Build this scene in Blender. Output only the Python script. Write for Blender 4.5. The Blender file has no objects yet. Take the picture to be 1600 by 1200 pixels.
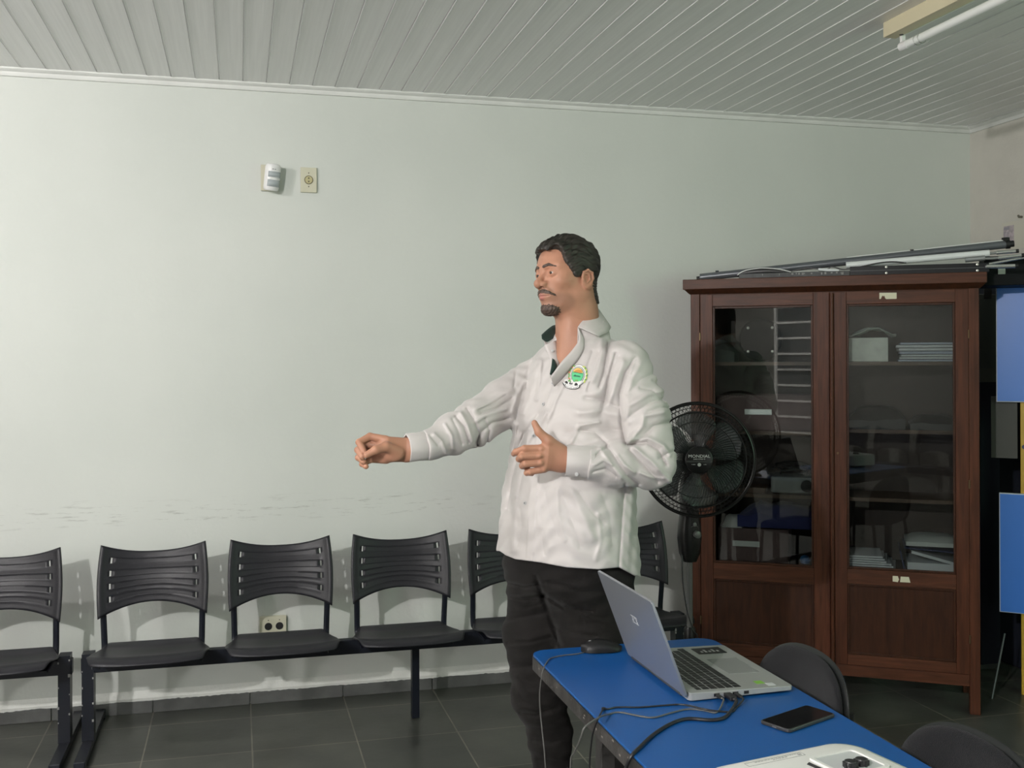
import bpy, bmesh, math, random
import numpy as np
from mathutils import Vector, Matrix, noise
from mathutils.bvhtree import BVHTree
random.seed(4)
SC = bpy.context.scene
COL = SC.collection
PI = math.pi

# ------------------------------------------------------------------ camera, light, exposure
FPX, PCY = 1641.29, 557.92                       # focal length and principal row of the 1600x1200 frame
YAW, PIT, ROL = 0.254413, 0.002929, -0.002953
CAMP = np.array([0.8811, -4.7936, 1.5147])
def _rot(yaw, pitch, roll):
    cy, sy, cp, sp = math.cos(yaw), math.sin(yaw), math.cos(pitch), math.sin(pitch)
    fwd = np.array([sy*cp, cy*cp, sp]); right = np.array([cy, -sy, 0]); up = np.cross(right, fwd)
    c, s = math.cos(roll), math.sin(roll)
    return np.array([right*c+up*s, -right*s+up*c, fwd])
CM = _rot(YAW, PIT, ROL)
def ray(px, py):
    return CM.T @ np.array([(px-800)/FPX, -(py-PCY)/FPX, 1.0])
def at(px, py, axis, val):
    """the point of the plane axis = val that the photograph shows at px, py"""
    r = ray(px, py); t = (val-CAMP[axis])/r[axis]
    return Vector(CAMP + r*t)
def atd(px, py, d):
    return Vector(CAMP + ray(px, py)*d)
cam_d = bpy.data.cameras.new('camera'); cam = bpy.data.objects.new('camera', cam_d); COL.objects.link(cam)
cam_d.sensor_width = 36; cam_d.lens = FPX/1600*36; cam_d.shift_y = -(600-PCY)/1600
cam_d.clip_start = .05
R3 = Matrix((CM[0], CM[1], -CM[2])).transposed()
cam.matrix_world = Matrix.Translation(CAMP) @ R3.to_4x4()
SC.camera = cam

SC.view_settings.view_transform = 'Standard'; SC.view_settings.look = 'None'
SC.view_settings.gamma = 1; SC.view_settings.use_curve_mapping = False
SC.view_settings.exposure = 0.12
wd = bpy.data.worlds.new('world'); SC.world = wd; wd.use_nodes = True
wd.node_tree.nodes['Background'].inputs[0].default_value = (.55, .66, .60, 1)
wd.node_tree.nodes['Background'].inputs[1].default_value = .12
def lamp(name, kind, loc, power, col, size=.1, target=None, size_y=None, spot=None):
    d = bpy.data.lights.new(name, kind); o = bpy.data.objects.new(name, d); COL.objects.link(o)
    o.location = loc; d.energy = power; d.color = col
    if kind in ('POINT', 'SPOT'): d.shadow_soft_size = size
    if kind == 'AREA':
        d.size = size
        if size_y: d.shape = 'RECTANGLE'; d.size_y = size_y
    if kind == 'SPOT': d.spot_size = math.radians(spot or 90); d.spot_blend = .9
    if target is not None:
        o.rotation_euler = (Vector(target)-Vector(loc)).to_track_quat('-Z', 'Y').to_euler()
    return o
lamp('bulb_light', 'POINT', (-1.0, -2.1, 2.58), 66, (1, .965, .945), .045)
lamp('second_bulb_light', 'POINT', (-1.0, -5.3, 2.58), 370, (1, .965, .945), .05)
lamp('garden_window_light', 'AREA', (4.56, -3.7, 1.85), 21, (.52, 1, .62), 1.0, (1.9, -2.2, 1.3), .9)
lamp('added_left_fill', 'AREA', (-2.92, -4.2, 1.45), 32, (1, .995, .985), 2.6, (0, -3.6, 2.2), 1.2)  # unseen soft area light, added to brighten the ceiling and the man
lamp('added_rear_fill', 'AREA', (3.1, -7.3, 1.35), 20, (.97, 1, .97), 2.2, (1.4, -3, 2.3), 1.3)  # unseen fill added for back wall and ceiling, kept out of the glass reflections

# ------------------------------------------------------------------ materials
MATS = {}
def mat(name, col, rough=.5, metal=0., spec=.5, var=None, bump=None, noise_scale=8., alpha=None, trans=0., stretch=None, coat=0., sheen=0., col2=None, detail=4.):
    if name in MATS: return MATS[name]
    m = bpy.data.materials.new(name); m.use_nodes = True; nt = m.node_tree; N = nt.nodes; L = nt.links
    b = N['Principled BSDF']
    c = col if len(col) == 4 else (*col, 1)
    b.inputs['Base Color'].default_value = c
    b.inputs['Roughness'].default_value = rough; b.inputs['Metallic'].default_value = metal
    b.inputs['Specular IOR Level'].default_value = spec
    if trans: b.inputs['Transmission Weight'].default_value = trans
    if alpha is not None: b.inputs['Alpha'].default_value = alpha
    if coat: b.inputs['Coat Weight'].default_value = coat; b.inputs['Coat Roughness'].default_value = .1
    if sheen: b.inputs['Sheen Weight'].default_value = sheen
    if var or bump or col2:
        tc = N.new('ShaderNodeTexCoord'); mp = N.new('ShaderNodeMapping'); L.new(tc.outputs['Object'], mp.inputs[0])
        if stretch: mp.inputs['Scale'].default_value = stretch
        nz = N.new('ShaderNodeTexNoise'); nz.inputs['Scale'].default_value = noise_scale; nz.inputs['Detail'].default_value = detail
        L.new(mp.outputs[0], nz.inputs['Vector'])
        if var or col2:
            rp = N.new('ShaderNodeValToRGB'); v = var or .3
            rp.color_ramp.elements[0].position = .35; rp.color_ramp.elements[1].position = .68
            rp.color_ramp.elements[0].color = (c[0]*(1-v), c[1]*(1-v), c[2]*(1-v), 1)
            rp.color_ramp.elements[1].color = (*col2, 1) if col2 else (min(1, c[0]*(1+v)), min(1, c[1]*(1+v)), min(1, c[2]*(1+v)), 1)
            L.new(nz.outputs['Fac'], rp.inputs[0]); L.new(rp.outputs[0], b.inputs['Base Color'])
        if bump:
            sc, st = bump
            n2 = N.new('ShaderNodeTexNoise'); n2.inputs['Scale'].default_value = sc; n2.inputs['Detail'].default_value = 3
            L.new(mp.outputs[0], n2.inputs['Vector'])
            bp = N.new('ShaderNodeBump'); bp.inputs['Strength'].default_value = st; bp.inputs['Distance'].default_value = .01
            L.new(n2.outputs['Fac'], bp.inputs['Height']); L.new(bp.outputs[0], b.inputs['Normal'])
    MATS[name] = m
    return m

# ------------------------------------------------------------------ mesh helpers
class MB:
    def __init__(s): s.v = []; s.f = []; s.mi = []; s.cur = 0
    def add(s, vs, fs):
        o = len(s.v); s.v += [tuple(v) for v in vs]
        s.f += [tuple(i+o for i in f) for f in fs]; s.mi += [s.cur]*len(fs); return s
    def box(s, c, d, rot=None):
        hx, hy, hz = d[0]/2, d[1]/2, d[2]/2
        vs = [Vector((x*hx, y*hy, z*hz)) for x in (-1, 1) for y in (-1, 1) for z in (-1, 1)]
        if rot is not None: vs = [rot @ v for v in vs]
        vs = [v+Vector(c) for v in vs]
        return s.add(vs, [(0, 1, 3, 2), (4, 6, 7, 5), (0, 4, 5, 1), (2, 3, 7, 6), (0, 2, 6, 4), (1, 5, 7, 3)])
    def bx(s, x0, x1, y0, y1, z0, z1): return s.box(((x0+x1)/2, (y0+y1)/2, (z0+z1)/2), (x1-x0, y1-y0, z1-z0))
    def hexa(s, bot, top):
        n = len(bot); return s.add(list(bot)+list(top), [tuple(range(n))[::-1], tuple(range(n, 2*n))]+[(i, (i+1) % n, n+(i+1) % n, n+i) for i in range(n)])
    def tube(s, pts, r, n=10, caps=True, closed=False, flat=1.0):
        pts = [Vector(p) for p in pts]; m = len(pts); vs = []; up = None
        for i, p in enumerate(pts):
            if closed: t = pts[(i+1) % m]-pts[i-1]
            else: t = pts[min(i+1, m-1)]-pts[max(i-1, 0)]
            t.normalize()
            if up is None:
                up = Vector((0, 0, 1)) if abs(t.z) < .9 else Vector((1, 0, 0))
            a = (up - t*up.dot(t)).normalized(); b = t.cross(a); up = a
            rr = r[i] if isinstance(r, (list, tuple)) else r
            for k in range(n):
                w = 2*PI*k/n; vs.append(p+(a*math.cos(w)*flat+b*math.sin(w))*rr)
        fs = []
        for i in range(m if closed else m-1):
            j = (i+1) % m
            for k in range(n):
                l = (k+1) % n; fs.append((i*n+k, i*n+l, j*n+l, j*n+k))
        if caps and not closed: fs += [tuple(range(n))[::-1], tuple(range((m-1)*n, m*n))]
        return s.add(vs, fs)
    def cyl(s, a, b, r, r2=None, n=24): return s.tube([a, b], [r, r if r2 is None else r2], n)
    def lathe(s, prof, c=(0, 0, 0), n=32, rot=None):
        vs = []
        for (r, z) in prof:
            for k in range(n):
                w = 2*PI*k/n; v = Vector((r*math.cos(w), r*math.sin(w), z))
                if rot is not None: v = rot @ v
                vs.append(v+Vector(c))
        fs = []
        for i in range(len(prof)-1):
            for k in range(n):
                l = (k+1) % n; fs.append((i*n+k, i*n+l, (i+1)*n+l, (i+1)*n+k))
        fs += [tuple(range(n))[::-1], tuple(range((len(prof)-1)*n, len(prof)*n))]
        return s.add(vs, fs)
    def prism(s, poly, h, axis='z', base=0., mtx=None):
        """poly in the plane across axis, extruded from base by h"""
        def P(a, b, c):
            v = Vector({'z': (a, b, c), 'y': (a, c, b), 'x': (c, a, b)}[axis]); return mtx @ v if mtx is not None else v
        return s.hexa([P(a, b, base) for a, b in poly], [P(a, b, base+h) for a, b in poly])
    def grid(s, pts):
        nr, nc = len(pts), len(pts[0]); vs = [p for r in pts for p in r]
        return s.add(vs, [(i*nc+j, i*nc+j+1, (i+1)*nc+j+1, (i+1)*nc+j) for i in range(nr-1) for j in range(nc-1)])
    def build(s, name, m, parent=None, bevel=0., seg=2, sharp=35, solid=0., subs=0, fix=True):
        me = bpy.data.meshes.new(name); me.from_pydata(s.v, [], s.f); me.update()
        ms = m if isinstance(m, (list, tuple)) else [m]
        for q in ms: me.materials.append(q)
        if len(ms) > 1: me.polygons.foreach_set('material_index', s.mi)
        if fix:
            bm = bmesh.new(); bm.from_mesh(me); bmesh.ops.recalc_face_normals(bm, faces=bm.faces); bm.to_mesh(me); bm.free()
        me.polygons.foreach_set('use_smooth', [True]*len(me.polygons)); me.set_sharp_from_angle(angle=math.radians(sharp))
        o = bpy.data.objects.new(name, me); COL.objects.link(o)
        if parent is not None: o.parent = parent
        if solid: md = o.modifiers.new('solid', 'SOLIDIFY'); md.thickness = solid; md.offset = 0
        if subs: md = o.modifiers.new('subs', 'SUBSURF'); md.levels = md.render_levels = subs
        if bevel:
            md = o.modifiers.new('bevel', 'BEVEL'); md.width = bevel; md.segments = seg; md.limit_method = 'ANGLE'; md.angle_limit = math.radians(40)
            md.harden_normals = True
        return o
def rrect(x0, x1, y0, y1, r, n=6):
    out = []
    for cx, cy, a0 in ((x1-r, y1-r, 0), (x0+r, y1-r, 90), (x0+r, y0+r, 180), (x1-r, y0+r, 270)):
        for k in range(n+1):
            a = math.radians(a0+90*k/n); out.append((cx+r*math.cos(a), cy+r*math.sin(a)))
    return out
def smooth_pts(pts, n=6):
    pts = [Vector(p) for p in pts]; out = []
    for i in range(len(pts)-1):
        p0, p1, p2, p3 = pts[max(i-1, 0)], pts[i], pts[i+1], pts[min(i+2, len(pts)-1)]
        for k in range(n):
            t = k/n; out.append(.5*((2*p1)+(p2-p0)*t+(2*p0-5*p1+4*p2-p3)*t*t+(3*p1-p0-3*p2+p3)*t**3))
    out.append(pts[-1]); return out
def tag(o, label, cat, group=None, kind=None):
    if label: o['label'] = label
    if cat: o['category'] = cat
    if group: o['group'] = group
    if kind: o['kind'] = kind
    return o
def thing(name, label, cat, loc=(0, 0, 0), rz=0., group=None):
    o = bpy.data.objects.new(name, None); COL.objects.link(o); o.location = loc; o.rotation_euler = (0, 0, rz)
    o.empty_display_size = .1
    return tag(o, label, cat, group)
def struct(o): o['kind'] = 'structure'; return o
def copy_tree(o, parent=None):
    c = o.copy(); COL.objects.link(c)
    if parent is not None: c.parent = parent
    for ch in list(o.children): copy_tree(ch, c)
    return c
def text_mb(mb, s, size, mtx, depth=.0006, align='CENTER'):
    """lettering as thin raised mesh, added to mb; mtx takes text plane to target space"""
    cu = bpy.data.curves.new('t', 'FONT'); cu.body = s; cu.size = size; cu.align_x = align; cu.align_y = 'CENTER'; cu.extrude = depth; cu.resolution_u = 2
    o = bpy.data.objects.new('t', cu); COL.objects.link(o); dg = bpy.context.evaluated_depsgraph_get(); dg.update()
    me = o.evaluated_get(dg).to_mesh()
    mb.add([mtx @ v.co for v in me.vertices], [tuple(p.vertices) for p in me.polygons])
    o.evaluated_get(dg).to_mesh_clear(); bpy.data.objects.remove(o); bpy.data.curves.remove(cu)
# ================================================================== the room
H = 2.745
XL, XR, YB, YF = -3.0, 4.65, 0.0, -7.4
M_ceil = mat('pvc_ceiling', (.84, .84, .84), .32, spec=.4, var=.035, noise_scale=3, stretch=(30, .6, 1), bump=(5, .04))
M_trim = mat('white_plaster_trim', (.72, .73, .71), .5, var=.05)

def wall_mat():
    m = mat('wall_paint', (.645, .665, .625), .62, spec=.25)
    nt = m.node_tree; N = nt.nodes; L = nt.links; b = N['Principled BSDF']
    tc = N.new('ShaderNodeTexCoord')
    n1 = N.new('ShaderNodeTexNoise'); n1.inputs['Scale'].default_value = 1.3; n1.inputs['Detail'].default_value = 5
    L.new(tc.outputs['Object'], n1.inputs['Vector'])
    rp = N.new('ShaderNodeValToRGB'); rp.color_ramp.elements[0].position = .3; rp.color_ramp.elements[1].position = .7
    rp.color_ramp.elements[0].color = (.605, .632, .600, 1); rp.color_ramp.elements[1].color = (.660, .682, .650, 1)
    L.new(n1.outputs['Fac'], rp.inputs[0])
    # scuff marks at chair-back height
    sx = N.new('ShaderNodeSeparateXYZ'); L.new(tc.outputs['Object'], sx.inputs[0])
    def rng(sock, a, b_, c, d):
        # trapezoid mask
        m1 = N.new('ShaderNodeMapRange'); m1.inputs[1].default_value = a; m1.inputs[2].default_value = b_; L.new(sock, m1.inputs[0])
        m2 = N.new('ShaderNodeMapRange'); m2.inputs[1].default_value = c; m2.inputs[2].default_value = d; m2.inputs[3].default_value = 1; m2.inputs[4].default_value = 0; L.new(sock, m2.inputs[0])
        mu = N.new('ShaderNodeMath'); mu.operation = 'MULTIPLY'; L.new(m1.outputs[0], mu.inputs[0]); L.new(m2.outputs[0], mu.inputs[1]); return mu.outputs[0]
    band = rng(sx.outputs['Z'], .80, .83, .88, .93)
    bandx = rng(sx.outputs['X'], -.6, -.2, 1.8, 2.1)
    mp = N.new('ShaderNodeMapping'); mp.inputs['Scale'].default_value = (3, 1, 26); L.new(tc.outputs['Object'], mp.inputs[0])
    n2 = N.new('ShaderNodeTexNoise'); n2.inputs['Scale'].default_value = 2.4; n2.inputs['Detail'].default_value = 8; n2.inputs['Roughness'].default_value = .7; L.new(mp.outputs[0], n2.inputs['Vector'])
    m3 = N.new('ShaderNodeMapRange'); m3.inputs[1].default_value = .545; m3.inputs[2].default_value = .66; L.new(n2.outputs['Fac'], m3.inputs[0])
    a1 = N.new('ShaderNodeMath'); a1.operation = 'MULTIPLY'; L.new(band, a1.inputs[0]); L.new(bandx, a1.inputs[1])
    a2 = N.new('ShaderNodeMath'); a2.operation = 'MULTIPLY'; L.new(a1.outputs[0], a2.inputs[0]); L.new(m3.outputs[0], a2.inputs[1])
    a3 = N.new('ShaderNodeMath'); a3.operation = 'MULTIPLY'; a3.inputs[1].default_value = .5; L.new(a2.outputs[0], a3.inputs[0])
    mx = N.new('ShaderNodeMix'); mx.data_type = 'RGBA'; L.new(a3.outputs[0], mx.inputs[0]); L.new(rp.outputs[0], mx.inputs[6]); mx.inputs[7].default_value = (.22, .22, .20, 1)
    L.new(mx.outputs[2], b.inputs['Base Color'])
    n3 = N.new('ShaderNodeTexNoise'); n3.inputs['Scale'].default_value = 55; n3.inputs['Detail'].default_value = 4; L.new(tc.outputs['Object'], n3.inputs['Vector'])
    n4 = N.new('ShaderNodeTexNoise'); n4.inputs['Scale'].default_value = 5; n4.inputs['Detail'].default_value = 2; L.new(tc.outputs['Object'], n4.inputs['Vector'])
    ad = N.new('ShaderNodeMath'); ad.operation = 'ADD'; L.new(n3.outputs['Fac'], ad.inputs[0])
    mm = N.new('ShaderNodeMath'); mm.operation = 'MULTIPLY'; mm.inputs[1].default_value = 2.2; L.new(n4.outputs['Fac'], mm.inputs[0]); L.new(mm.outputs[0], ad.inputs[1])
    bp = N.new('ShaderNodeBump'); bp.inputs['Strength'].default_value = .22; bp.inputs['Distance'].default_value = .004
    L.new(ad.outputs[0], bp.inputs['Height']); L.new(bp.outputs[0], b.inputs['Normal'])
    return m
M_wall = wall_mat()
struct(MB().bx(XL-.1, XR+.1, 0, .12, 0, H+.1).build('wall_back', M_wall))
M_wr = mat('wall_paint_right', (.62, .60, .55), .65, spec=.2, var=.03, bump=(60, .12))
struct(MB().bx(XR, XR+.12, YF, 0, 0, H+.1).build('wall_right', M_wr))
struct(MB().bx(XL-.12, XL, YF, 0, 0, H+.1).build('wall_left', M_wr))
struct(MB().bx(XL-.1, XR+.1, YF-.12, YF, 0, H+.1).build('wall_front', mat('wall_front_dimmed', (.20, .20, .18), .65, spec=.2, var=.05)))  # dark base colour stands for the dim rear of the room
# ceiling of 10 cm PVC strips with open joints
mb = MB(); pts = []
x = XL
xs = [round(XL+.1*k, 3) for k in range(int((XR-XL)/.1)+2)]
prof = []
for x in xs:
    prof += [(x-.0016, H), (x-.0008, H+.005), (x+.0016, H+.005), (x+.0028, H-.0024), (x+.0085, H)]
prof = [(min(max(a, XL-.05), XR+.05), z) for a, z in prof]
mb.grid([[(a, YF, z) for a, z in prof], [(a, -.0, z) for a, z in prof]])
mb.bx(XL-.1, XR+.1, YF-.1, .1, H+.012, H+.1)
struct(mb.build('ceiling', M_ceil, fix=False, sharp=20))
# crown trim
pr = [(0, H), (0, H-.034), (-.010, H-.033), (-.014, H-.026), (-.016, H-.016), (-.026, H-.012), (-.032, H-.006), (-.032, H)]
n = len(pr)
mb = MB(); mb.hexa([(XL, y, z) for y, z in pr], [(XR, y, z) for y, z in pr]); struct(mb.build('trim_1', M_trim))
mb = MB(); mb.hexa([(XR+y, 0, z) for y, z in pr], [(XR+y, YF, z) for y, z in pr]); struct(mb.build('trim_2', M_trim))

def floor_mat():
    m = mat('slate_floor', (.05, .052, .048), .3, spec=.5); nt = m.node_tree; N = nt.nodes; L = nt.links; b = N['Principled BSDF']
    tc = N.new('ShaderNodeTexCoord'); mp = N.new('ShaderNodeMapping'); L.new(tc.outputs['Object'], mp.inputs[0])
    mp.inputs['Location'].default_value = (-.115, .188, 0)
    br = N.new('ShaderNodeTexBrick'); br.offset = 0; br.offset_frequency = 1; br.squash = 1
    br.inputs['Scale'].default_value = 1; br.inputs['Brick Width'].default_value = .4065; br.inputs['Row Height'].default_value = .4; br.inputs['Mortar Size'].default_value = .0032
    br.inputs['Mortar Smooth'].default_value = .3; br.inputs['Bias'].default_value = 0
    br.inputs['Color1'].default_value = (.052, .055, .049, 1); br.inputs['Color2'].default_value = (.073, .075, .066, 1); br.inputs['Mortar'].default_value = (.17, .16, .13, 1)
    L.new(mp.outputs[0], br.inputs['Vector'])
    nz = N.new('ShaderNodeTexNoise'); nz.inputs['Scale'].default_value = 4; nz.inputs['Detail'].default_value = 8; L.new(tc.outputs['Object'], nz.inputs['Vector'])
    rp = N.new('ShaderNodeValToRGB'); rp.color_ramp.elements[0].position = .3; rp.color_ramp.elements[1].position = .72
    rp.color_ramp.elements[0].color = (.6, .6, .6, 1); rp.color_ramp.elements[1].color = (1.35, 1.35, 1.3, 1); L.new(nz.outputs['Fac'], rp.inputs[0])
    mx = N.new('ShaderNodeMix'); mx.data_type = 'RGBA'; mx.blend_type = 'MULTIPLY'; mx.inputs[0].default_value = 1
    L.new(br.outputs['Color'], mx.inputs[6]); L.new(rp.outputs[0], mx.inputs[7]); L.new(mx.outputs[2], b.inputs['Base Color'])
    mr = N.new('ShaderNodeMapRange'); mr.inputs[3].default_value = .22; mr.inputs[4].default_value = .42; L.new(nz.outputs['Fac'], mr.inputs[0]); L.new(mr.outputs[0], b.inputs['Roughness'])
    n2 = N.new('ShaderNodeTexNoise'); n2.inputs['Scale'].default_value = 14; n2.inputs['Detail'].default_value = 6; L.new(tc.outputs['Object'], n2.inputs['Vector'])
    sb = N.new('ShaderNodeMath'); sb.operation = 'SUBTRACT'; L.new(n2.outputs['Fac'], sb.inputs[0])
    L.new(br.outputs['Fac'], sb.inputs[1])
    bp = N.new('ShaderNodeBump'); bp.inputs['Strength'].default_value = .25; bp.inputs['Distance'].default_value = .004; L.new(sb.outputs[0], bp.inputs['Height']); L.new(bp.outputs[0], b.inputs['Normal'])
    return m
struct(MB().bx(XL-.1, XR+.1, YF-.1, .1, -.1, 0).build('floor', floor_mat()))
# slate skirting with a ragged painted top edge
M_skirt = mat('slate_skirting', (.10, .103, .10), .45, var=.25, noise_scale=9, bump=(20, .3))
mb = MB()
for k in range(-8, 12):
    x0 = .115+.4065*k; x1 = x0+.403
    if x1 > XR: break
    mb.bx(max(x0, XL), x1, -.016, 0, 0, .058)
struct(mb.build('baseboard_back', M_skirt, bevel=.002))
mb = MB(); random.seed(3); rows = [[], [], [], []]
k = XL
while k < XR:
    j = noise.noise(Vector((k*9, 0, 0)))*.004+noise.noise(Vector((k*60, 3, 0)))*.0035
    t = noise.noise(Vector((k*3, 7, 0)))*.002
    rows[0].append((k, -.0, .094)); rows[1].append((k, -.007, .082+t)); rows[2].append((k, -.0185-t, .066)); rows[3].append((k, -.0175, .054+j))
    k += .012
mb.grid(rows); struct(mb.build('trim_3', mat('painted_plaster_lip', (.66, .67, .64), .55, bump=(40, .4)), fix=False))
M_skr = M_skirt
struct(MB().bx(XR-.016, XR, YF, 0, 0, .06).build('baseboard_right', M_skirt))
# window with a white grille in the wall behind the camera (seen only in the cabinet glass)
mb = MB(); mb.cur = 0
wx0, wx1, wz0, wz1 = -1.9, -.92, .62, 2.35
for k in range(10): z = wz0+(wz1-wz0)*k/9; mb.bx(wx0, wx1, YF-.002, YF+.03, z-.012, z+.012)
for k in range(2): xx = wx0+(wx1-wx0)*k; mb.bx(xx-.016, xx+.016, YF-.002, YF+.035, wz0, wz1)
w = struct(mb.build('window_1', mat('window_white', (.85, .84, .80), .5)))
MB().bx(wx0, wx1, YF+.001, YF+.006, wz0, wz1).build('pane', mat('dusk_glass', (.10, .11, .11), .1), w)
# ================================================================== waiting-room beam benches
M_seat = mat('black_plastic', (.017, .017, .021), .4, spec=.3, bump=(180, .05))
M_beam = mat('black_enamel_steel', (.008, .010, .016), .35, spec=.3)
M_chip = mat('chipped_enamel', (.3, .3, .29), .6)

def backrest_mb():
    us = sorted(set([-1, 1]+[round(-1+2*k/26, 4) for k in range(27)]+[-.80, -.765, .765, .80, -.88, .88]))
    vs = sorted(set([round(k/24, 4) for k in range(25)]))
    slotrows = [(.16, .25), (.36, .45), (.56, .65), (.76, .85)]
    for a, b in slotrows: vs += [a, b, a-.012, b+.012]
    vs = sorted(set(vs))
    def P(s, t):
        zb = .490+.050*(1-abs(s)**2.0); zt = .738+.037*abs(s)**2.3
        w = .207+.010*math.sin(PI*(t*.9+.02))-.008*t
        z = zb+(zt-zb)*t
        y = -.300+.045*((z-.495)/.28)+.012*((z-.495)/.28)**2-.040*abs(s)**2.2
        d = 0
        if abs(s) < .80:
            for a, b in slotrows:
                if min(abs(t-(a-.012)), abs(t-(b+.012))) < .004: d = .0013
        if abs(s) > .88: d += .004*(abs(s)-.88)/.12
        return Vector((s*w, y-d, z))
    mb = MB(); idx = {}
    V = []
    for i, t in enumerate(vs):
        for j, s in enumerate(us):
            idx[i, j] = len(V); V.append(P(s, t))
    F = []
    for i in range(len(vs)-1):
        for j in range(len(us)-1):
            sm = (us[j]+us[j+1])/2; tm = (vs[i]+vs[i+1])/2
            if .765 < abs(sm) < .80 and any(a < tm < b for a, b in slotrows): continue
            F.append((idx[i, j], idx[i, j+1], idx[i+1, j+1], idx[i+1, j]))
    mb.add(V, F); return mb
def seat_mb():
    mb = MB(); rows = []
    n, m = 16, 20
    for i in range(n+1):
        t = i/n; r = []
        for j in range(m+1):
            s = -1+2*j/m
            # outline: narrower at the rear, chamfered front corners
            w = .175+.048*min(1, t/.42)**.8 - .020*max(0, (t-.72)/.28)**2
            yy = -.285-.395*t + .035*abs(s)**3*max(0, (t-.3)/.7)-.0*(1-t)
            z = .368+.052*t-.012*math.sin(PI*t)-.010*(1-s*s)*math.sin(PI*min(1, t*1.1)) - .034*max(0, (t-.82)/.18)**2
            if t < .12: z += .012*(1-t/.12)
            r.append((s*w, yy, z))
        rows.append(r)
    mb.grid(rows); return mb

def make_bench(name, label, n, legs, loc, group=None):
    root = thing(name, label, 'bench', loc, 0, group)
    pitch = .5042; L = n*pitch
    mb = MB(); mb.bx(-L/2-.01, L/2+.01, -.405, -.365, .296, .356); mb.build('beam', M_beam, root, bevel=.004)
    for lx, foot in legs:
        if foot:
            lm_ = MB().bx(lx-.022, lx+.022, -.410, -.350, .034, .372); lm_.cur = 1; random.seed(int(lx*100)+7)
            for q in range(8):
                zz = .06+random.random()*.3; xx = lx+random.choice((-1, 1))*.020; s_ = .002+random.random()*.004
                lm_.bx(xx-s_, xx+s_*.6, -.4106, -.4098, zz, zz+s_*2.2)
            lb = lm_.build('leg', [M_beam, M_chip], root)
            mb = MB(); mb.bx(lx-.02, lx+.02, -.64, -.02, .008, .036); mb.bx(lx-.022, lx+.022, -.645, -.60, 0, .01); mb.bx(lx-.022, lx+.022, -.06, -.018, 0, .01)
            mb.build('foot', M_beam, lb, bevel=.003)
        else:
            MB().bx(lx-.016, lx+.016, -.385, -.345, 0, .30).build('leg', M_beam, root, bevel=.003)
    bk, st = backrest_mb(), seat_mb()
    first = None
    for k in range(n):
        cx = -L/2+pitch*(k+.5)
        if first is None:
            b = bk.build('backrest', M_seat, root, solid=.006, bevel=0, sharp=40); s_ = st.build('seat', M_seat, root, solid=.010, subs=1)
            sup = []
            for sg in (-1, 1):
                mb = MB()
                mb.tube(smooth_pts([(sg*.186, -.40, .352), (sg*.186, -.33, .350), (sg*.187, -.300, .372), (sg*.190, -.312, .50), (sg*.192, -.300, .56)], 5), .012, 8, flat=.62)
                mb.bx(sg*.186-.013, sg*.186+.013, -.58, -.39, .356, .366)
                mb.cyl((sg*.186, -.40, .366), (sg*.186, -.40, .374), .006, n=8)
                sup.append(mb.build('seat_support', M_beam, root))
            first = (b, s_, *sup)
            for o in first: o.location.x = cx
        else:
            for o in first:
                c = o.copy(); COL.objects.link(c); c.parent = root; c.location.x = cx
    return root
make_bench('beam_bench', 'five-seat black plastic beam bench under the scuffed wall, partly behind the man', 5, [(-1.245, True), (.05, False), (1.245, True)], (1.553, 0, 0))
make_bench('beam_bench', 'black beam bench at the left edge of the photo, only its last seat in view', 3, [(-.74, True), (.737, True)], (-.515, 0, 0))
rb = make_bench('beam_bench', 'black beam bench against the wall behind the camera, seen mirrored in the cabinet glass', 4, [(-.95, True), (.95, True)], (1.0, YF, 0)); rb.rotation_euler.z = PI; rb.location = (.1, YF, 0)

# ================================================================== wall fittings
M_cream = mat('cream_plastic', (.60, .585, .46), .4, spec=.4)
M_cream_w = mat('warm_white_plastic', (.70, .69, .60), .4)
M_white = mat('white_plastic', (.80, .80, .80), .3, spec=.5)
M_black = mat('black_matte', (.008, .008, .009), .5)
M_dark = mat('dark_plastic', (.018, .018, .02), .4)
# motion sensor on a cream backing plate
t = thing('motion_sensor', 'white rounded motion sensor on a cream plate, high on the wall', 'sensor', (1.015, 0, 2.325))
MB().prism(rrect(-.038, .038, -.056, .06, .004), .012, 'y', -.013).build('backing_plate', M_cream, t, bevel=.002)
mx = Matrix.Translation((.012, -.060, -.004)) @ Matrix.Rotation(math.radians(20), 4, 'Z') @ Matrix.Rotation(math.radians(9), 4, 'X') @ Matrix.Rotation(math.radians(3), 4, 'Y')
MB().cyl((0, -.012, 0), (.006, -.05, 0), .012, n=12).build('swivel_arm', M_white, t)
mb = MB()
def sens(z, k=1., dy=0.):
    w = .033*k; out = []
    for q in range(17):
        a = PI*q/16; out.append(mx @ Vector((-w*math.cos(a), -.024*k*math.sin(a)-dy, z)))
    out += [mx @ Vector((w, .016*k, z)), mx @ Vector((-w, .016*k, z))]
    return out
secs = [(.060, .62), (.058, .80), (.052, .93), (.043, 1.0), (-.045, .97), (-.054, .90), (-.058, .75)]
rings = [sens(z, k) for z, k in secs]; nn = len(rings[0])
vs = [p for r in rings for p in r]; fs = [(i*nn+k, i*nn+(k+1) % nn, (i+1)*nn+(k+1) % nn, (i+1)*nn+k) for i in range(len(rings)-1) for k in range(nn)]
fs += [tuple(range(nn))[::-1], tuple(range((len(rings)-1)*nn, len(rings)*nn))]
mb.add(vs, fs).build('sensor_body', M_white, t, sharp=50)
M_lens = mat('grey_lens', (.42, .46, .48), .25, spec=.6)
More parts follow.
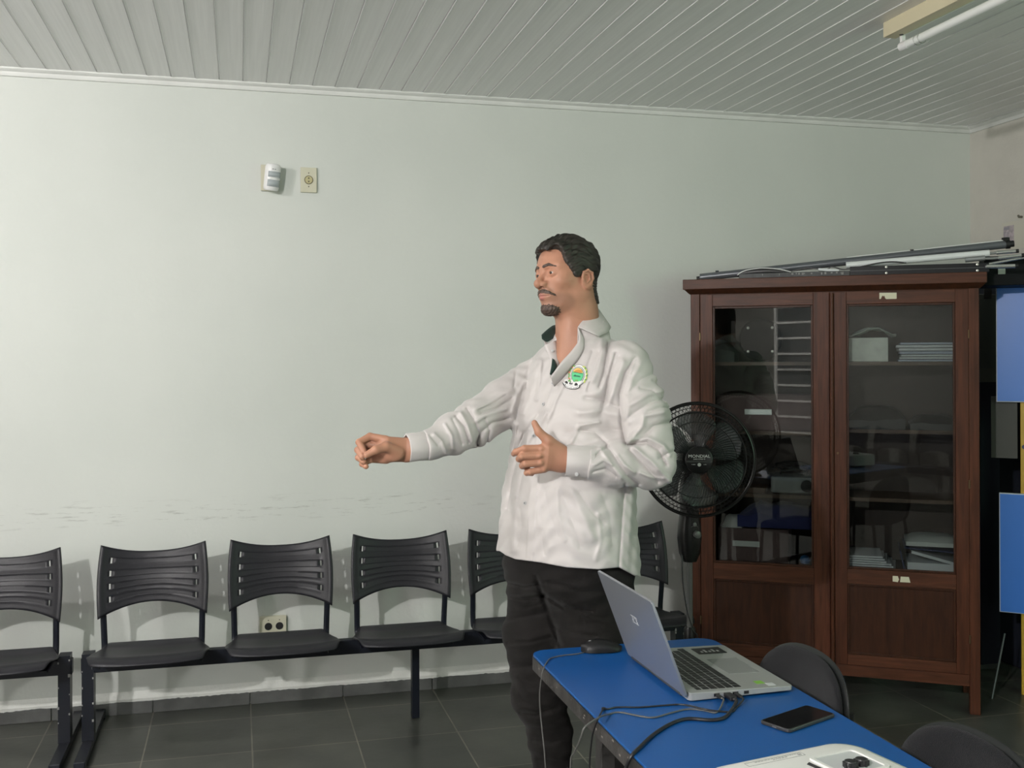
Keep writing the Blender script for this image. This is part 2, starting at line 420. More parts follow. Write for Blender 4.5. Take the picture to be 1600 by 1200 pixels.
for z0, z1 in ((.026, .001), (-.010, -.040)):
    mb = MB(); R0 = []; R1 = []
    for q in range(3, 14):
        a = PI*q/16
        for z, R_ in ((z0, R0), (z1, R1)): R_.append(mx @ Vector((-.0331*math.cos(a)*.995, -.0243*math.sin(a)-.0004, z)))
    mb.grid([R0, R1]); mb.build('lens', M_lens, t, solid=.0012)
mb = MB(); mb.box(mx @ Vector((-.012, -.0245, .036)), (.006, .001, .003), mx.to_3x3()); mb.box(mx @ Vector((-.002, -.0262, .036)), (.006, .001, .003), mx.to_3x3())
mb.build('marking', mat('grey_ink', (.25, .25, .28), .6), t)
# upper outlet
t = thing('wall_outlet', 'cream outlet plate with one round socket, beside the motion sensor', 'outlet', (1.186, 0, 2.325))
MB().prism(rrect(-.036, .036, -.056, .056, .002), .011, 'y', -.0115).build('cover_plate', M_cream, t, bevel=.0025)
mb = MB(); mb.lathe([(.0165, 0), (.0195, 0), (.0195, .002), (.0165, .002)], (0, -.0114, 0), 28, Matrix.Rotation(PI/2, 3, 'X'))
mb.build('socket_ring', mat('brown_ring', (.10, .08, .04), .5), t)
mb = MB(); mb.cyl((0, -.0114, 0), (0, -.0145, 0), .0165, n=24); mb.build('socket', mat('yellow_plastic', (.48, .44, .24), .45), t)
mb = MB()
for z in (-.0075, .0075): MB().cyl((0, -.0140, z), (0, -.0149, z), .0034, n=10).build('pin_hole', mat('brown_dark', (.06, .045, .03), .4), t)
for z in (-.030, .031): MB().cyl((0, -.0112, z), (0, -.0124, z), .0026, n=10).build('screw', mat('brown_dark', (.06, .045, .03), .4), t)
# low outlet with two round holes behind the bench
t = thing('wall_outlet', 'low cream outlet with two black round sockets behind the bench seats', 'outlet', (1.025, 0, .335))
MB().prism(rrect(-.058, .058, -.06, .048, .003), .022, 'y', -.0225).build('cover_plate', M_cream, t, bevel=.002)
for sx in (-.020, .028):
    mb = MB(); mb.lathe([(.0165, .0), (.0165, .0018), (.0145, .0018), (.0145, .0008)], (sx, -.0222, .005), 24, Matrix.Rotation(PI/2, 3, 'X')); mb.build('socket', M_black, t)
for sx in (-.020, .028): MB().cyl((sx, -.022, .032), (sx, -.0234, .032), .0024, n=8).build('screw', mat('brown_dark', (.06, .045, .03), .4), t)
# notice on the right wall
p0 = at(1562, 349, 0, XR); p1 = at(1600, 390, 0, XR)
pw = thing('wall_notice', 'small pale printed notice stuck on the right wall above the screen tube', 'paper', (XR, at(1574, 360, 0, XR).y, at(1574, 360, 0, XR).z))
MB().bx(-.0015, -.0003, -.16, .035, -.10, .040).build('sheet', mat('pale_paper', (.62, .60, .52), .7), pw)
MB().bx(-.0025, -.0016, -.048, .026, -.075, .022).build('printed_panel', mat('lilac_print', (.48, .42, .45), .7, var=.25, noise_scale=60), pw)
mb = MB(); mb.bx(-.0031, -.0026, -.018, .022, .002, .016)
for k in range(6): mb.bx(-.0031, -.0026, -.012, .022, -.012-.008*k, -.009-.008*k)
mb.build('print', mat('grey_print', (.30, .29, .33), .7), pw)
hk = at(1597, 339, 0, XR)
mb = MB(); mb.tube([(XR, hk.y, hk.z), (XR-.02, hk.y, hk.z), (XR-.03, hk.y-.01, hk.z+.004)], .006, 8)
tag(mb.build('wall_hook', mat('dull_metal', (.25, .24, .2), .4, 1), None), 'small dark hook on the right wall above the notice', 'hook')

# ================================================================== ceiling tube lamp
# runs along the ceiling boards
la = at(1374, 33, 2, H); lb_ = at(1384, 54, 2, H-.055)
t = thing('tube_lamp', 'cream batten lamp with one bare white tube on the ceiling', 'lamp', (0, 0, 0))
yc = -1.42
xl, xr = 3.165, 3.165+.075
t.location = ((xl+xr)/2, yc, H)
w2 = (xr-xl)/2
MB().hexa([(-w2, -1.24, -.0), (w2, -1.24, 0), (w2, 0, 0), (-w2, 0, 0)], [(-w2, -1.24, -.055), (w2*.4, -1.24, -.055), (w2*.4, 0, -.055), (-w2, 0, -.055)]).build('housing', mat('cream_enamel', (.66, .60, .42), .45), t, bevel=.002)
MB().hexa([(w2*.4+.001, -1.235, -.0545), (w2*.4+.09, -1.235, -.001), (w2*.4+.09, -.06, -.001), (w2*.4+.001, -.06, -.0545)], [(w2*.4+.002, -1.235, -.0555), (w2*.4+.092, -1.235, -.002), (w2*.4+.092, -.06, -.002), (w2*.4+.002, -.06, -.0555)]).build('reflector', mat('pale_enamel', (.62, .70, .58), .35), t)
M_tube = mat('frosted_tube', (.85, .87, .85), .25, spec=.5)
MB().tube([(.02, -1.2, -.092), (.02, -.06, -.092)], .0155, 20).build('tube', M_tube, t)
for yy in (-.045, -1.205):
    mb = MB(); mb.tube([(.02, yy-.022, -.092), (.02, yy+.02, -.092)], .0165, 20); mb.bx(.012, .028, yy+.004, yy+.018, -.094, -.05)
    mb.build('lamp_holder', M_white, t, bevel=.002)
mb = MB(); mb.cyl((w2*.1, -.05, -.0545), (w2*.1, -.05, -.0565), .008, n=12); mb.build('starter', M_black, t)
mb = MB()
for q in range(2): mb.tube([(.02+.019*math.cos(a/8*2*PI), -.12-.025*q, -.094+.019*math.sin(a/8*2*PI)) for a in range(8)], .0012, 5, closed=True)
mb.tube([(.02, -.115, -.113), (.03, -.14, -.117), (.03, -.18, -.113)], .0012, 5)
mb.build('wire_clip', mat('wire_steel', (.55, .58, .55), .3, 1), t)
# ================================================================== the blue table and what lies on it
TZ = .75
M_blue = mat('blue_laminate', (.006, .080, .285), .36, spec=.38, var=.04, noise_scale=3, bump=(300, .03))
M_edge = mat('worn_black_edge', (.040, .037, .035), .5, var=.5, noise_scale=14, bump=(60, .2))
M_frame = mat('dark_painted_frame', (.03, .028, .027), .5, bump=(50, .2))
TX0, TX1, TY0, TY1 = 1.617, 2.137, -2.125, -3.50
root = thing('work_table', 'narrow table with a blue laminate top and worn black edge, running toward the camera', 'table', ((TX0+TX1)/2, (TY0+TY1)/2, 0))
hw, hl = (TX1-TX0)/2, (TY0-TY1)/2
MB().prism(rrect(-hw+.002, hw-.002, -hl+.002, hl-.002, .045, 8), .006, 'z', TZ-.006).build('tabletop', M_blue, root, bevel=.0015)
mb = MB().prism(rrect(-hw, hw, -hl, hl, .047, 8), .032, 'z', TZ-.0385); mb.cur = 1; random.seed(12)
for q in range(22):
    yy = random.uniform(-hl*.5, hl-.08); s = random.uniform(.0015, .006); zz = TZ-.01-random.random()*.024
    mb.bx(-hw-.0006, -hw+.002, yy-s, yy+s*.8, zz-s*.4, zz+s*.3)
mb.build('edge_band', [M_edge, mat('edge_wear', (.22, .20, .18), .7)], root, sharp=50)
mb = MB()
mb.bx(-hw+.035, -hw+.055, -hl+.07, hl-.06, TZ-.075, TZ-.0385); mb.bx(hw-.055, hw-.035, -hl+.07, hl-.06, TZ-.075, TZ-.0385)
mb.bx(-hw+.035, hw-.035, hl-.09, hl-.07, TZ-.075, TZ-.0385); mb.bx(-hw+.035, hw-.035, -hl+.07, -hl+.09, TZ-.075, TZ-.0385)
mb.build('apron', M_frame, root, bevel=.002)
for sx in (-1, 1):
    for yy in (-2.60-(TY0+TY1)/2, -hl+.20):
        MB().bx(sx*(hw-.045)-.017, sx*(hw-.045)+.017, yy-.02, yy+.02, 0, TZ-.0385).build('leg', M_frame, root, bevel=.003)
    pz = MB(); pz.bx(sx*(hw-.045)-.012, sx*(hw-.045)+.012, -hl+.22, hl-.24, .10, .14); pz.build('stretcher', M_frame, root, bevel=.002)

# ---- laptop
M_alu = mat('silver_laptop', (.32, .34, .37), .33, metal=.55, spec=.5)
M_alu2 = mat('silver_deck', (.40, .41, .40), .4, metal=.35, spec=.5)
hx, y0, y1 = 1.848, -2.622, -2.262      # hinge line and the two short sides
LT = thing('laptop', 'open silver laptop on the blue table, its lid towards the left', 'laptop', (hx, (y0+y1)/2, TZ))
L2 = (y1-y0)/2
def wedge(x0, x1, ya, yb, z0a, z1a, z0b, z1b):
    return [(x0, ya, z0a), (x1, ya, z0b), (x1, yb, z0b), (x0, yb, z0a)], [(x0, ya, z1a), (x1, ya, z1b), (x1, yb, z1b), (x0, yb, z1a)]
mb = MB(); mb.hexa([(x, y, .002+.004*(x/.26)) for x, y in rrect(.004, .262, -L2, L2, .010)], [(x, y, .0205-.004*(x/.26)) for x, y in rrect(.004, .262, -L2, L2, .010)])
mb.build('base', M_alu2, LT, bevel=.0015)
def dz(x): return .0205-.004*(x/.26)
# keys
mb = MB(); rowsx = [.030, .046, .0655, .085, .1045, .124]
for r, xx in enumerate(rowsx):
    n = 17; d = .0125 if r == 0 else .0165
    yy = -L2+.018; k = 0
    while yy < L2-.022:
        wk = .0160
        if r in (2, 3, 4) and k == 0: wk = .022+.004*r
        if r == 5 and 4 <= k <= 4: wk = .093
        if yy+wk > L2-.015: break
        z = dz(xx+d/2); mb.bx(xx, xx+d, yy, yy+wk, z-.0008, z+.0009); yy += wk+.0034; k += 1
mb.build('keyboard', mat('black_keys', (.012, .012, .013), .45), LT, bevel=.0006, seg=1)
z = dz(.2); mb = MB(); mb.hexa([(.158, -.065, dz(.158)-.0005), (.238, -.065, dz(.238)-.0005), (.238, .060, dz(.238)-.0005), (.158, .060, dz(.158)-.0005)], [(.158, -.065, dz(.158)+.0003), (.238, -.065, dz(.238)+.0003), (.238, .060, dz(.238)+.0003), (.158, .060, dz(.158)+.0003)])
mb.build('touchpad', mat('touchpad_grey', (.36, .37, .36), .25, metal=.3), LT, bevel=.0003)
mb = MB(); mb.bx(.160, .236, L2-.075, L2-.022, dz(.2)-.0007, dz(.19)+.0009); sl = mb.build('sticker', M_black, LT)
mb = MB()
for q in range(5): mb.bx(.172+q*.011, .174+q*.011+.004, L2-.062, L2-.050+.01*(q % 2), dz(.19)+.0008, dz(.19)+.0012)
mb.build('sticker_print', mat('grey_print2', (.35, .35, .35), .6), sl)
o = MB().bx(.186, .206, -L2+.030, -L2+.050, dz(.2), dz(.19)+.0006).build('sticker', mat('green_sticker', (.22, .48, .06), .4), LT); o['label'] = 'green square sticker'
o = MB().bx(.206, .224, -L2+.012, -L2+.030, dz(.215), dz(.205)+.0006).build('sticker', mat('grey_sticker', (.6, .62, .62), .4), LT); o['label'] = 'pale grey sticker'
mb = MB()
for xa, xb in ((.064, .078), (.088, .102), (.110, .124), (.138, .150)): mb.bx(xa, xb, -L2-.0004, -L2+.004, .0075, .0145)
mb.build('port', M_black, LT)
# lid: leans away to the left (about 118 degrees open)
top = at(935, 890, 1, y1)
lean = math.atan2(hx-top.x, top.z-TZ-.012); LH = math.hypot(hx-top.x, top.z-TZ-.012)
lm = Matrix.Translation((.002, 0, .012)) @ Matrix.Rotation(-lean, 4, 'Y')
lid = MB().prism(rrect(-L2, L2, .0, LH, .008), .0065, 'x', -.0065, lm).build('lid', M_alu, LT, bevel=.0012)
MB().prism(rrect(-L2+.006, L2-.006, .010, LH-.006, .004), .0006, 'x', .0, lm).build('screen', mat('screen_glass', (.01, .01, .012), .08), lid)
mb = MB()
for k, (a, b, c, d) in enumerate([(-.020, .020, .152, .1536), (-.020, .020, .134, .1356), (-.012, -.0105, .136, .150), (.009, .0105, .138, .152), (-.018, -.013, .147, .1485), (-.004, .002, .1475, .149), (.012, .018, .140, .1415), (-.017, -.010, .139, .1405)]):
    mb.prism([(a, c), (b, c), (b, d), (a, d)], .0004, 'x', -.0069, lm)
mb.build('logo', mat('logo_silver', (.85, .86, .88), .25, metal=.3), lid)
mb = MB(); mb.cyl((.0, -L2+.03, .012), (.0, L2-.03, .012), .0065, n=16); mb.build('hinge', mat('dark_hinge', (.05, .05, .055), .4), LT)

# ---- mouse with its cable over the edge
mp_ = at(945, 1012, 2, TZ+.015)
MT = thing('computer_mouse', 'black wired mouse on the far end of the blue table behind the laptop', 'mouse', (mp_.x, -2.178, TZ), math.radians(-4))
mb = MB(); rows = []
for i in range(15):
    t = i/14; xx = -.056+.112*t
    wv = .031*(1-abs(2*t-1)**3.2)**.5*(.92+.1*t); hh = .008+.021*math.sin(PI*min(1, t*.86+.14))**.9
    rows.append([(xx, math.cos(a)*wv*(1.0 if math.sin(a) >= 0 else .95), .002+max(0, math.sin(a))**.8*hh) for a in [PI*k/14 for k in range(15)]])
mb.grid(rows); mb.add([p for r in rows for p in (r[0], r[-1])], [(2*i, 2*i+1, 2*i+3, 2*i+2) for i in range(14)])
mb.build('shell', mat('mouse_black', (.008, .008, .009), .45, spec=.3), MT, sharp=60)
mb = MB(); mb.lathe([(.006, -.0035), (.0085, -.002), (.0085, .002), (.006, .0035)], (-.030, 0, .0205), 18, Matrix.Rotation(PI/2, 3, 'X')); mb.build('scroll_wheel', mat('wheel_grey', (.35, .35, .36), .3), MT)
M_cable = mat('black_cable', (.014, .014, .016), .42)
M_cable2 = mat('grey_cable', (.10, .10, .095), .4)
def on_table(px, py, r): return at(px, py, 2, TZ+r)
def edge_pt(px, py, x): return at(px, py, 0, x)
mc = [(-.056, 0, .010)]
pts = [on_table(914, 1019, .002), on_table(900, 1022, .002), on_table(880, 1024, .002), on_table(862, 1028, .002), on_table(855, 1034, .003)]
x_off = TX0-.006
pts += [edge_pt(848, 1049, x_off), edge_pt(843.5, 1080, x_off-.006), edge_pt(844, 1110, x_off-.006), edge_pt(848, 1150, x_off-.006), edge_pt(851, 1180, x_off-.006), edge_pt(853, 1225, x_off-.006), edge_pt(850, 1300, x_off-.004)]
inv = MT.matrix_basis.inverted()
MB().tube([inv @ p for p in smooth_pts(pts, 6)], .0016, 6).build('cable', M_cable2, MT)
# ---- cables out of the laptop's near side
yp = y0-.002
port1 = Vector((hx+.095, yp, TZ+.011)); port2 = Vector((hx+.116, yp, TZ+.011)); port0 = Vector((hx+.071, yp, TZ+.011))
def cable(label, plug, pts, r, m, plugsize=(.017, .034, .0095)):
    t = thing('cable', label, 'cable', plug)
    inv = Matrix.Translation(-Vector(plug))
    MB().box((0, -plugsize[1]/2, 0), plugsize).build('plug', M_cable, t, bevel=.002)
    path = [plug+Vector((0, -plugsize[1], 0)), plug+Vector((0, -plugsize[1]-.012, -.002))]+pts
    MB().tube([inv @ p for p in smooth_pts(path, 6)], r, 8).build('cord', m, t)
    return t
ot = on_table
cable('thick black cable curving from the laptop port over the near table edge', port1,
      [ot(1141, 1112, .004), ot(1130, 1122, .004), ot(1110, 1125, .004), ot(1075, 1123, .004), ot(1050, 1130, .004), ot(1022, 1147, .004), ot(1000, 1167, .005), edge_pt(985, 1184, TX0-.006), edge_pt(974, 1215, TX0-.008), edge_pt(966, 1260, TX0-.008), edge_pt(962, 1330, TX0-.008)], .0038, M_cable)
cable('thin black cable with a small knot, upper one on the blue table', port2,
      [ot(1150, 1106, .002), ot(1144, 1112, .002), ot(1125, 1111.5, .003), ot(1100, 1108, .009), ot(1068, 1101, .003), ot(1040, 1102, .002), ot(1000, 1105, .002), ot(965, 1105, .002), ot(950, 1108, .002), ot(943, 1108, .003), edge_pt(935, 1122, TX0-.006), edge_pt(928, 1140, TX0-.01), edge_pt(924, 1160, TX0-.008), edge_pt(921, 1200, TX0-.008), edge_pt(919, 1300, TX0-.008)], .0020, M_cable, (.010, .026, .006))
cable('thin black cable lying below the knotted one and hanging to the floor', port0,
      [ot(1120, 1113, .002), ot(1100, 1110, .002), ot(1075, 1108, .002), ot(1048, 1114, .002), ot(1022, 1121, .002), ot(1000, 1119, .002), ot(968, 1113, .002), ot(952, 1116, .003), edge_pt(938, 1120, TX0-.006), edge_pt(914, 1136, TX0-.05), edge_pt(908, 1152, TX0-.055), edge_pt(898, 1175, TX0-.055), edge_pt(892, 1188, TX0-.055), edge_pt(892, 1240, TX0-.055)], .0020, M_cable2, (.010, .020, .006))
kn = ot(943, 1107, .004)
tag(MB().lathe([(.001, -.003), (.0045, -.002), (.0045, .002), (.001, .003)], kn, 12).build('cable_tie', M_cable), 'tiny black tie on the upper thin cable', 'tie')
# ---- phone
a, b, c = ot(1186, 1129, .004), ot(1228, 1146, .004), ot(1308, 1118, .004)
ctr = (a+c)/2; ang = math.atan2(c.y-b.y, c.x-b.x)
PH = thing('smartphone', 'black smartphone lying face up on the blue table', 'phone', (ctr.x, ctr.y+.002, TZ), ang)
MB().prism(rrect(-.080, .080, -.038, .038, .009), .0075, 'z', .0005).build('case', mat('phone_frame', (.05, .05, .052), .35, metal=.4), PH, bevel=.002)
MB().prism(rrect(-.077, .077, -.035, .035, .007), .0004, 'z', .0078).build('screen', mat('phone_glass', (.006, .006, .007), .06), PH)
mb = MB(); mb.bx(-.0806, -.080, -.006, .004, .0028, .0052); mb.build('charging_port', mat('port_grey', (.25, .25, .25), .3, metal=.8), PH)
# ---- projector
pc = at(1322, 1163, 2, TZ+.085)
PR = thing('projector', 'white projector on the near part of the blue table, at the bottom of the photo', 'projector', (1.793, -3.268, TZ), math.radians(11))
M_pw = mat('projector_white', (.74, .74, .71), .35, spec=.5)
w_, d_ = .168, .118
ol = rrect(-w_, w_, -d_, d_, .05, 8)
mb = MB(); n = len(ol); lay = [(.985, .010), (1, .025), (1, .066), (.985, .078), (.955, .0845), (.90, .086)]
vs = []
for k, z in lay: vs += [(x*k, y*k, z) for x, y in ol]
fs = [(i*n+k, i*n+(k+1) % n, (i+1)*n+(k+1) % n, (i+1)*n+k) for i in range(len(lay)-1) for k in range(n)]+[tuple(range(n))[::-1], tuple(range((len(lay)-1)*n, len(lay)*n))]
body = mb.add(vs, fs).build('body', M_pw, PR, sharp=60)
for sx in (-1, 1):
    for sy in (-1, 1): MB().cyl((sx*.12, sy*.08, 0), (sx*.12, sy*.08, .012), .012, n=12).build('foot', M_dark, PR)
# recess with control knobs: built as a sunken tray with raised rim
mb = MB(); rx, ry = .085, .028
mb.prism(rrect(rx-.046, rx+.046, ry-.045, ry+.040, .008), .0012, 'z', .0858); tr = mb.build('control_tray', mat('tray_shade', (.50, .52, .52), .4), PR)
mb = MB(); o1 = rrect(rx-.050, rx+.050, ry-.049, ry+.044, .010); o2 = rrect(rx-.043, rx+.043, ry-.042, ry+.037, .007); m_ = len(o1)
mb.add([(x, y, .0855) for x, y in o1]+[(x, y, .0895) for x, y in o1]+[(x, y, .0895) for x, y in o2]+[(x, y, .0860) for x, y in o2], [(L*m_+k, L*m_+(k+1) % m_, (L+1)*m_+(k+1) % m_, (L+1)*m_+k) for L in range(3) for k in range(m_)])
mb.build('tray_rim', M_pw, PR, bevel=.0006)
mb = MB()
for q, kx in enumerate((rx-.012, rx+.012)):
    mb.lathe([(.010, .087), (.011, .093), (.009, .098), (.003, .099)], (kx, ry-.018, 0), 14)
    for k in range(8): a_ = k*PI/4; mb.bx(kx+.010*math.cos(a_)-.002, kx+.010*math.cos(a_)+.002, ry-.018+.010*math.sin(a_)-.002, ry-.018+.010*math.sin(a_)+.002, .087, .096)
mb.build('focus_knob', M_dark, PR)
MB().prism([(rx-.067, ry+.025), (rx-.058, ry+.03), (rx-.052, ry-.05), (rx-.060, ry-.05)], .001, 'z', .0858).build('vent_slot', M_dark, PR)
# engraved label frame with small print
mb = MB(); fx0, fx1, fy0, fy1 = -.075, .045, .087, .101; q = .0007; zt = .0856
for a_ in ((fx0, fx1, fy0, fy0+q), (fx0, fx1, fy1-q, fy1), (fx0, fx0+q, fy0, fy1), (fx1-q, fx1, fy0, fy1)): mb.bx(*a_, zt, zt+.0009)
mb.tube([(fx1-.008+.004*math.cos(k*PI/5), .094+.0035*math.sin(k*PI/5), zt+.0008) for k in range(10)], .0005, 4, closed=True)
mb.bx(fx1-.011, fx1-.005, .0937, .0943, zt, zt+.0009)
random.seed(5)
for row, yy in enumerate((.0965, .0925)):
    xx = -.02 if row else -.055
    while xx < (.01 if row else .030):
        l = random.uniform(.002, .006); mb.bx(xx, xx+l, yy, yy+.0016, zt, zt+.0009); xx += l+.0015
mb.build('printed_label', mat('label_grey', (.33, .33, .32), .6), PR)
# ---- two upholstered chairs on the far side of the table
M_fab = mat('black_fabric', (.012, .0125, .0145), .95, spec=.08, sheen=.10, bump=(700, .5), var=.12, noise_scale=30)
M_rim = mat('black_shell', (.016, .018, .018), .4, spec=.35)
M_leg = mat('black_tube', (.015, .015, .016), .35)
def make_chair(label, loc, rz):
    """side chair facing -x locally; padded back with a rim, padded seat, four legs"""
    t = thing('side_chair', label, 'chair', loc, rz, None)
    def back(dx, k, th):
        mb = MB(); n = 28; V0 = []; V1 = []
        R0, R1 = [], []
        def pt(a, kk, xx):
            c, s = math.cos(a), math.sin(a)
            e = 2/2.5 if s > 0 else 2/3.4
            yy = .235*kk*math.copysign(abs(c)**e, c); zz = .168*kk*math.copysign(abs(s)**e, s)
            yy *= 1+.02*zz/.18
            return Vector((xx-.030*(yy/.22)**2+.12*zz, yy, .580+zz))
        rings = [(0.001, dx), (.5*k, dx), (.93*k, dx+.002), (k, dx+th*.5), (.93*k, dx+th-.002), (.5*k, dx+th), (.001, dx+th)]
        vs = [pt(2*PI*q/n, kk, xx) for kk, xx in rings for q in range(n)]
        mb.add(vs, [(i*n+q, i*n+(q+1) % n, (i+1)*n+(q+1) % n, (i+1)*n+q) for i in range(len(rings)-1) for q in range(n)])
        return mb
    back(.224, 1.0, .022).build('back_shell', M_rim, t, sharp=80, subs=1)
    back(.206, .965, .026).build('backrest', M_fab, t, sharp=80, subs=1)
    sm = MB(); ol = rrect(-.21, .20, -.22, .22, .07, 8); n = len(ol); lay = [(.94, .425), (1, .435), (1, .460), (.93, .478), (.6, .484)]
    sm.add([(x*k, y*k, z) for k, z in lay for x, y in ol], [(i*n+q, i*n+(q+1) % n, (i+1)*n+(q+1) % n, (i+1)*n+q) for i in range(len(lay)-1) for q in range(n)]+[tuple(range((len(lay)-1)*n, len(lay)*n)), tuple(range(n))[::-1]])
    sm.build('seat', M_fab, t, sharp=60)
    for sy in (-1, 1):
        MB().tube(smooth_pts([(-.20, sy*.20, .012), (-.185, sy*.19, .40), (-.14, sy*.19, .428), (.10, sy*.19, .428)], 6), .011, 10).build('leg', M_leg, t)
        MB().tube(smooth_pts([(.235, sy*.20, .012), (.205, sy*.19, .38), (.19, sy*.185, .428)], 6), .011, 10).build('leg', M_leg, t)
        MB().tube(smooth_pts([(.12, sy*.16, .425), (.215, sy*.155, .44), (.246, sy*.15, .50), (.262, sy*.15, .62)], 6), .010, 8).build('back_support', M_leg, t)
        for xx in (-.20, .235): MB().cyl((xx, sy*.20, 0), (xx, sy*.20, .02), .014, n=12).build('rubber_foot', M_rim, t)
    return t
make_chair('black fabric chair pushed in at the blue table beside the laptop', (2.115, -2.285, 0), math.radians(0))
make_chair('black fabric chair cut off by the bottom right corner of the photo', (2.115, -2.945, 0), math.radians(0))
# ================================================================== glazed wooden cabinet across the corner
def wood(name, c1, c2, axis_stretch, rough=.42, sc=5.):
    m = bpy.data.materials.new(name); m.use_nodes = True; nt = m.node_tree; N = nt.nodes; L = nt.links; b = N['Principled BSDF']
    tc = N.new('ShaderNodeTexCoord'); mp = N.new('ShaderNodeMapping'); mp.inputs['Scale'].default_value = axis_stretch; L.new(tc.outputs['Object'], mp.inputs[0])
    nz = N.new('ShaderNodeTexNoise'); nz.inputs['Scale'].default_value = sc; nz.inputs['Detail'].default_value = 7; nz.inputs['Distortion'].default_value = .6; L.new(mp.outputs[0], nz.inputs['Vector'])
    rp = N.new('ShaderNodeValToRGB'); rp.color_ramp.elements[0].position = .3; rp.color_ramp.elements[1].position = .7
    rp.color_ramp.elements[0].color = (*c1, 1); rp.color_ramp.elements[1].color = (*c2, 1); L.new(nz.outputs['Fac'], rp.inputs[0]); L.new(rp.outputs[0], b.inputs['Base Color'])
    b.inputs['Roughness'].default_value = rough; b.inputs['Specular IOR Level'].default_value = .22
    bp = N.new('ShaderNodeBump'); bp.inputs['Strength'].default_value = .12; bp.inputs['Distance'].default_value = .003; L.new(nz.outputs['Fac'], bp.inputs['Height']); L.new(bp.outputs[0], b.inputs['Normal'])
    return m
W_v = wood('mahogany_upright', (.042, .014, .007), (.095, .031, .015), (14, 14, .9))
W_h = wood('mahogany_rail', (.046, .017, .009), (.100, .035, .018), (1.1, 14, 14))
W_p = wood('mahogany_panel', (.024, .009, .005), (.052, .018, .008), (9, 9, 1.2), .42)
W_in = mat('cabinet_inside', (.030, .014, .010), .6, var=.2)
W_shelf = mat('shelf_board', (.09, .05, .03), .5, var=.2, noise_scale=12)
CW, CD, CA = 1.222, .345, math.radians(-32.7)
CB = thing('glazed_cabinet', 'dark mahogany cabinet with two glazed doors standing across the corner', 'cabinet', (2.9, -.31, 0), CA)
CMx = Matrix.Translation((2.9, -.31, 0)) @ Matrix.Rotation(CA, 4, 'Z')
def cl(x, y, z): return CMx @ Vector((x, y, z))
# carcass
mb = MB(); t_ = .022
mb.bx(0, t_, .0, CD, .12, 1.825); mb.bx(CW-t_, CW, .0, CD, .12, 1.825); mb.bx(t_, CW-t_, CD-.012, CD, .12, 1.825)
mb.bx(t_, CW-t_, .02, CD-.012, .15, .17); mb.bx(t_, CW-t_, .03, CD-.012, .565, .583); mb.bx(.616, .630, .045, CD-.012, .17, 1.80); mb.bx(t_, CW-t_, .02, CD-.012, 1.80, 1.825)
mb.build('carcass', W_in, CB, bevel=.001)
for xa, xb in ((0, .042), (CW-.042, CW)):
    MB().bx(xa, xb, -.004, .045, .0, 1.825).build('corner_post', W_v, CB, bevel=.003)
    MB().bx(xa, xb, CD-.04, CD+.0, .0, .13).build('leg', W_v, CB, bevel=.003)
mb = MB(); mb.bx(.042, CW-.042, .0, .03, .118, .168); mb.build('base_rail', W_h, CB, bevel=.002)
mb = MB(); mb.bx(.042, CW-.042, .0, .03, 1.800, 1.825); mb.build('top_rail', W_h, CB, bevel=.002)
# cornice: slab and cove beneath
ov = .032
MB().bx(-ov, CW+ov*.9, -ov, CD, 1.836, 1.882).build('cornice', W_h, CB, bevel=.003)
MB().hexa([(-.004, -.006, 1.815), (CW+.004, -.006, 1.815), (CW+.004, CD, 1.815), (-.004, CD, 1.815)], [(-ov+.006, -ov+.006, 1.836), (CW+ov-.006, -ov+.006, 1.836), (CW+ov-.006, CD, 1.836), (-ov+.006, CD, 1.836)]).build('cornice_cove', W_p, CB)
def thin_glass(name, tint, refl=1.0):
    m = bpy.data.materials.new(name); m.use_nodes = True; nt = m.node_tree; N = nt.nodes; L = nt.links
    N.remove(N['Principled BSDF']); out = N['Material Output']
    tr = N.new('ShaderNodeBsdfTransparent'); tr.inputs[0].default_value = (*tint, 1)
    gl = N.new('ShaderNodeBsdfGlossy'); gl.inputs['Roughness'].default_value = .012; gl.inputs['Color'].default_value = (refl, refl, refl, 1)
    fr = N.new('ShaderNodeFresnel'); fr.inputs['IOR'].default_value = 1.48
    mx = N.new('ShaderNodeMixShader'); L.new(fr.outputs[0], mx.inputs[0]); L.new(tr.outputs[0], mx.inputs[1]); L.new(gl.outputs[0], mx.inputs[2]); L.new(mx.outputs[0], out.inputs['Surface'])
    return m
M_pane = thin_glass('glass_pane', (.80, .83, .82))
def door(x0, x1, gx0, gx1, gz0, gz1, px0, px1, pz0, pz1, label):
    z0, z1 = .170, 1.812
    fr = MB()
    fr.bx(x0, gx0, -.006, .018, z0, z1); fr.bx(gx1, x1, -.006, .018, z0, z1)
    d = fr.build('door', W_v, CB, bevel=.002); d['label'] = label
    MB().bx(gx0, gx1, -.006, .018, gz1, z1).build('upper_rail', W_h, d, bevel=.002)
    MB().bx(gx0, gx1, -.006, .018, pz1, gz0).build('middle_rail', W_h, d, bevel=.002)
    MB().bx(gx0, gx1, -.006, .018, z0, pz0).build('bottom_rail', W_h, d, bevel=.002)
    MB().bx(gx0-.004, gx1+.004, .004, .012, pz0-.004, pz1+.004).build('panel', W_p, d)
    MB().bx(gx0-.004, gx1+.004, .008, .011, gz0-.004, gz1+.004).build('pane', M_pane, d)
    mb = MB(); q = .010
    for a in ((gx0, gx0+q, gz0, gz1), (gx1-q, gx1, gz0, gz1), (gx0+q, gx1-q, gz0, gz0+q), (gx0+q, gx1-q, gz1-q, gz1)): mb.bx(a[0], a[1], -.001, .007, a[2], a[3])
    for a in ((gx0, gx0+q, pz0, pz1), (gx1-q, gx1, pz0, pz1), (gx0+q, gx1-q, pz0, pz0+q), (gx0+q, gx1-q, pz1-q, pz1)): mb.bx(a[0], a[1], -.002, .004, a[2], a[3])
    mb.build('glazing_bead', W_p, d, bevel=.002)
    return d
